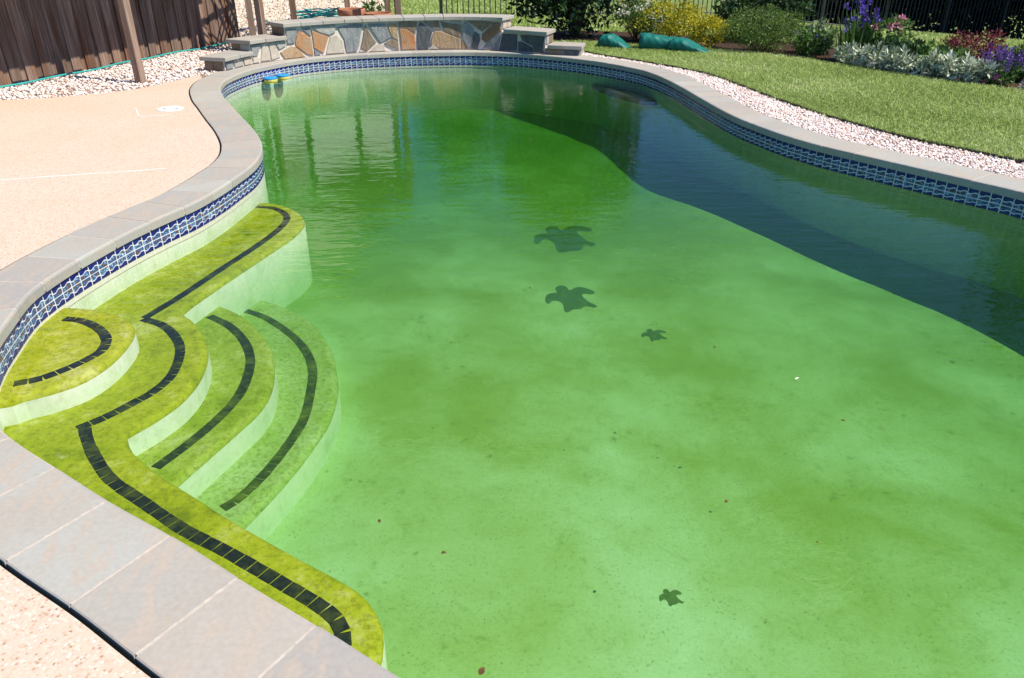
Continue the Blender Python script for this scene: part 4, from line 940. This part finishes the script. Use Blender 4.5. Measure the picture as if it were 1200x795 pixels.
nbd = 12; b0 = e0 + FN*1.9; b1 = np.array([-4.1, 13.3]) + FN*.75
for k in range(nbd):
    a = e0 + (b0 - e0)*(k + .5)/nbd; b = e1 + (b1 - e1)*(k + .5)/nbd
    beam(sh, a, b, 1.9/nbd*1.03, .022, EAVE + .142 + .016*k, 'roof_board', 'fence_wood', OR)
for t_ in (.15, .5, .85):
    a = e0 + (e1 - e0)*t_; b = b0 + (b1 - b0)*t_; beam(sh, a, b, .045, .10, (EAVE + .03, EAVE + .21), 'rafter', 'post_wood', OR)

pg = tag(empty('slat_pergola', (-3.3, 12.6, 0)), 'wooden slat pergola with lattice side behind the stone wall', 'pergola'); OP = (-3.3, 12.6)
PM2 = post_mesh(2.05)
for p in ((-3.72, 11.78), (-3.32, 12.62), (-2.12, 14.2), (-3.0, 15.2), (-1.75, 12.75)):
    o = link('post', PM2, None, pg); o.location = (p[0] - OP[0], p[1] - OP[1], 0); o.rotation_euler = (0, 0, .3)
beam(pg, (-3.8, 11.7), (-2.9, 15.4), .05, .12, 2.05, 'beam', 'post_wood', OP); beam(pg, (-1.8, 12.4), (-2.0, 15.0), .05, .12, 2.05, 'beam', 'post_wood', OP)
for k in range(22):
    t_ = k/21; a = np.array([-3.72, 12.0])*(1 - t_) + np.array([-2.95, 15.2])*t_; b = np.array([-1.7, 12.4])*(1 - t_) + np.array([-1.9, 15.0])*t_
    beam(pg, a, b, .06, .05, 2.175, 'slat', 'fence_wood', OP)
la = np.array([-3.50, 11.6]); lb = np.array([-3.33, 12.55]); nn = 9
for k in range(nn):
    for sg in (1, -1):
        t0 = k/nn; t1 = min(1, max(0, t0 + sg*.75)); zz1 = 1.15 + .8*abs(t1 - t0)/.75
        a = la + (lb - la)*t0; b = la + (lb - la)*t1
        if abs(t1 - t0) > .05: beam(pg, a, b, .012 + .004*(sg > 0), .028, (1.15, zz1), 'lattice_strip', 'post_wood', OP)
for hz in (1.12, 1.95): beam(pg, la, lb, .035, .05, hz, 'lattice_rail', 'post_wood', OP)
for p in (la, lb): pass

# hose along the fence and its coil
hp = [(*fpt(tt, -.11 - .03*math.sin(tt*2.3)), .012 + .012*math.sin(tt*3.1)**2) for tt in np.arange(-2.6, 4.6, .2)]
hp = crom(hp, .05); v, f = tube_vf(hp, .011, 8); tag(link('garden_hose', pym('garden_hose', v, f, True), 'hose'), 'teal garden hose lying along the foot of board fence', 'hose')
coil = []
for k in range(240):
    a = k*.16; r = .24 + .12*math.sin(k*.37) + .05*random.random(); coil.append((-3.5 + math.cos(a)*r*1.25, 15.0 + math.sin(a)*r*.9, .03 + .24*k/240 + .02*random.random()))
coil += [(-3.95, 15.1, .05), (-4.3, 15.3, .02), (-4.7, 15.6, .02), (-5.2, 16.2, .02)]
v, f = tube_vf(crom(coil, .04), .013, 6); tag(link('coiled_hose', pym('coiled_hose', v, f, True), 'hose'), 'coiled teal hose on the gravel behind the stone wall', 'hose')

# ------------------------------------------------------------------ terracotta pots behind the wall
def lathe_vf(prof, n=28):
    V = []; Fc = []
    for r, z in prof:
        for k in range(n): V.append((r*math.cos(2*math.pi*k/n), r*math.sin(2*math.pi*k/n), z))
    for i in range(len(prof) - 1):
        for k in range(n): Fc.append((i*n + k, i*n + (k+1) % n, (i+1)*n + (k+1) % n, (i+1)*n + k))
    return V, Fc
def pot(x, y, r, h, label):
    root = tag(empty('terracotta_pot', (x, y, -.02)), label, 'pot', 'terracotta pots behind the wall')
    v, f = lathe_vf([(.001, 0), (r*.6, 0), (r*.9, h*.78), (r*.92, h*.8), (r*1.04, h*.8), (r*1.06, h*.82), (r*1.06, h*.98), (r*1.04, h), (r*.93, h), (r*.92, h*.97), (r*.88, h*.86)])
    link('pot_body', pym('pot_body', v, f, True), 'terracotta', root)
    v, f = lathe_vf([(r*.89, h*.87), (r*.6, h*.885), (r*.3, h*.90), (.001, h*.90)]); link('potting_soil', pym('potting_soil', v, f, True), 'mulch', root)
    return root
pot(-2.55, 13.2, .21, .46, 'taller terracotta pot of soil behind the wall, next to coiled hose')
rt = pot(-2.12, 13.2, .21, .40, 'shorter terracotta pot of soil behind the wall, beside the sprouting weeds')
shrub('weed_tuft', 'bright green weeds sprouting between the terracotta pots and the lawn', 'plant', (-2.3, 13.75, 0), .25, .16, .5, .09, 'leaf_mid', 22, 16, .4, bark='stem_green', stems=5)

# ------------------------------------------------------------------ green bags on the lawn
def bag(loc, L, W, H, rz, label, prof):
    """limp filled bag: a pinched, sagging pillow with a seam and puckered end"""
    root = tag(empty('water_bag', loc, rz), label, 'bag', 'green bags on the lawn'); n, m = 40, 28; V = []; Fc = []
    for i in range(n + 1):
        u = i/n; hh = np.interp(u, [p[0] for p in prof], [p[1] for p in prof]); ww = np.interp(u, [0, .08, .5, .9, 1], [.75, 1, 1, .8, .62])
        for j in range(m):
            a = 2*math.pi*j/m; cy_ = math.copysign(abs(math.cos(a))**.7, math.cos(a)); cz = math.copysign(abs(math.sin(a))**.8, math.sin(a))
            wr = 1 + .022*math.sin(u*9 + 1.7*math.sin(a + u*5)) + .018*math.sin(u*21 + 3*a + L*40) + .012*math.sin(u*37 - 5*a); zz = H*hh*(.5 + .5*cz)*wr
            V.append(((u - .5)*L + .01*math.sin(a*3 + u*9), W/2*ww*cy_*wr, max(zz, .0)))
    for i in range(n):
        for j in range(m): Fc.append((i*m + j, i*m + (j+1) % m, (i+1)*m + (j+1) % m, (i+1)*m + j))
    Fc += [tuple(range(m - 1, -1, -1)), tuple(n*m + j for j in range(m))]
    link('bag_body', pym('bag_body', V, Fc, True), 'tarp', root)
    # flat welded end seam
    v, f = box_vf(L/2 - .015, L/2 + .05, -W*.30, W*.30, .004, .016); link('end_seam', bevel_me(pym('end_seam', v, f), .004), 'tarp', root)
    v, f = box_vf(-L*.05, L*.05, -.012, .012, H*.86, H*.90); 
    return root
bag((1.52, 12.12, 0), .46, .30, .19, -.5, 'smaller green vinyl bag near the stepped wall end', [(0, .55), (.12, .9), (.4, 1), (.7, .62), (1, .1)])
bag((2.18, 11.92, 0), .62, .30, .22, -.25, 'dark sided green bag slumped behind the other bag', [(0, .95), (.1, 1), (.5, .88), (.85, .8), (1, .6)])
bag((2.55, 11.72, 0), .58, .32, .18, -.5, 'green vinyl bag tapering onto the lawn, in front of golden shrub', [(0, .8), (.15, 1), (.4, .95), (.75, .45), (1, .08)])

# ------------------------------------------------------------------ small things
for (x, y, rz, lb) in ((-3.075, 10.36, .2, 'blue topped yellow foam float, the left of the pair by pool wall'), (-2.875, 10.50, -.3, 'blue topped yellow foam float, the right of the pair by pool wall')):
    s_ = s_near((x, y)); x, y = ol_at(s_) + ol_no(s_)*(WALLU - .092)          # bobbing against the wall
    root = tag(empty('foam_float', (x, y, WL), rz), lb, 'float', 'foam floats')
    v, f = lathe_vf([(.001, -.03), (.080, -.012), (.085, -.008), (.085, .026), (.082, .030)]); link('float_body', pym('float_body', v, f, True), 'foam_yellow', root)
    v, f = lathe_vf([(.086, .028), (.088, .032), (.088, .042), (.082, .048), (.05, .051), (.001, .051)]); link('float_top', pym('float_top', v, f, True), 'foam_blue', root)
root = tag(empty('skimmer_lid', (-3.40, 7.82, -.008)), 'round white skimmer lid set in the deck', 'lid')
v, f = lathe_vf([(.128, -.01), (.128, .004), (.122, .006), (.115, .004), (.06, .0045), (.001, .0045)], 40); link('lid_disc', pym('lid_disc', v, f), 'white_plastic', root)
for sx in (-.06, .06):
    v, f = lathe_vf([(.012, .0045), (.012, .0065), (.001, .0065)], 12); o = link('finger_hole', pym('finger_hole', v, f), 'gap', root); o.location = (sx, 0, 0)
# pale control joints in the deck
def strip(name, pts, w, label):
    Pp = crom(pts, .1); v, f = ribbon(Pp, -.02, -.0055, w); return tag(link(name, pym(name, v, f), 'white_plastic'), label, 'joint strip')
strip('joint_strip', [(-3.77, 7.855), (-3.57, 7.464)], .012, 'short white joint strip beside the skimmer lid')
strip('joint_strip', [(-5.2, 4.98), (-3.67, 5.39), (-3.27, 5.50), (-2.85, 5.61), (-2.6, 5.69)], .008, 'long thin pale joint strip crossing the deck')
strip('joint_strip', [(-3.55, 7.466), (-3.30, 7.555)], .006, 'faint pale joint strip running from the corner to the coping')
# debris on the water
def leaf_me(name, L, W, mat):
    pts = [(0, 0), (.25, .42), (.55, .5), (.85, .25), (1, 0), (.85, -.22), (.5, -.5), (.2, -.4)]
    v = [((x - .5)*L, y*W, .002 + .004*math.sin(x*3)*abs(y)) for x, y in pts] + [((x - .5)*L, y*W, .0035 + .004*math.sin(x*3)*abs(y)) for x, y in pts]; n = len(pts)
    me = pym(name, v, [tuple(range(n - 1, -1, -1)), tuple(range(n, 2*n))] + [(i, (i+1) % n, n + (i+1) % n, n + i) for i in range(n)]); me.materials.append(M[mat]); return me
o = link('fallen_leaf', leaf_me('fallen_leaf', .028, .018, 'dead_leaf')); o.location = (-.082, 1.405, WL); o.rotation_euler = (0, 0, 1.1); tag(o, 'curled brown leaf floating near the close edge of water', 'leaf')
o = link('white_petal', leaf_me('white_petal', .03, .009, 'petal')); o.location = (1.27, 2.93, WL); o.rotation_euler = (0, 0, .6); tag(o, 'thin white petal floating in the open water', 'petal')
SP = leaf_me('leaf_bit', .015, .010, 'dead_leaf'); SP2 = leaf_me('leaf_bit', .018, .010, 'petal')
for k, (x, y) in enumerate([(-.93, 3.62), (.97, 3.22), (.55, 2.35), (.75, 2.1), (-.32, 2.55), (-.22, 1.85), (.2, 2.4), (1.35, 2.6), (1.0, 1.9), (.1, 3.9), (1.9, 3.6), (-.45, 2.0)]):
    o = link('leaf_bit', SP); o.location = (x, y, WL); o.rotation_euler = (0, 0, k*1.3); o.scale = (.6 + .5*(k % 2),)*3
    tag(o, 'tiny leaf bit floating on the green water', 'leaf', 'leaf bits on the water')
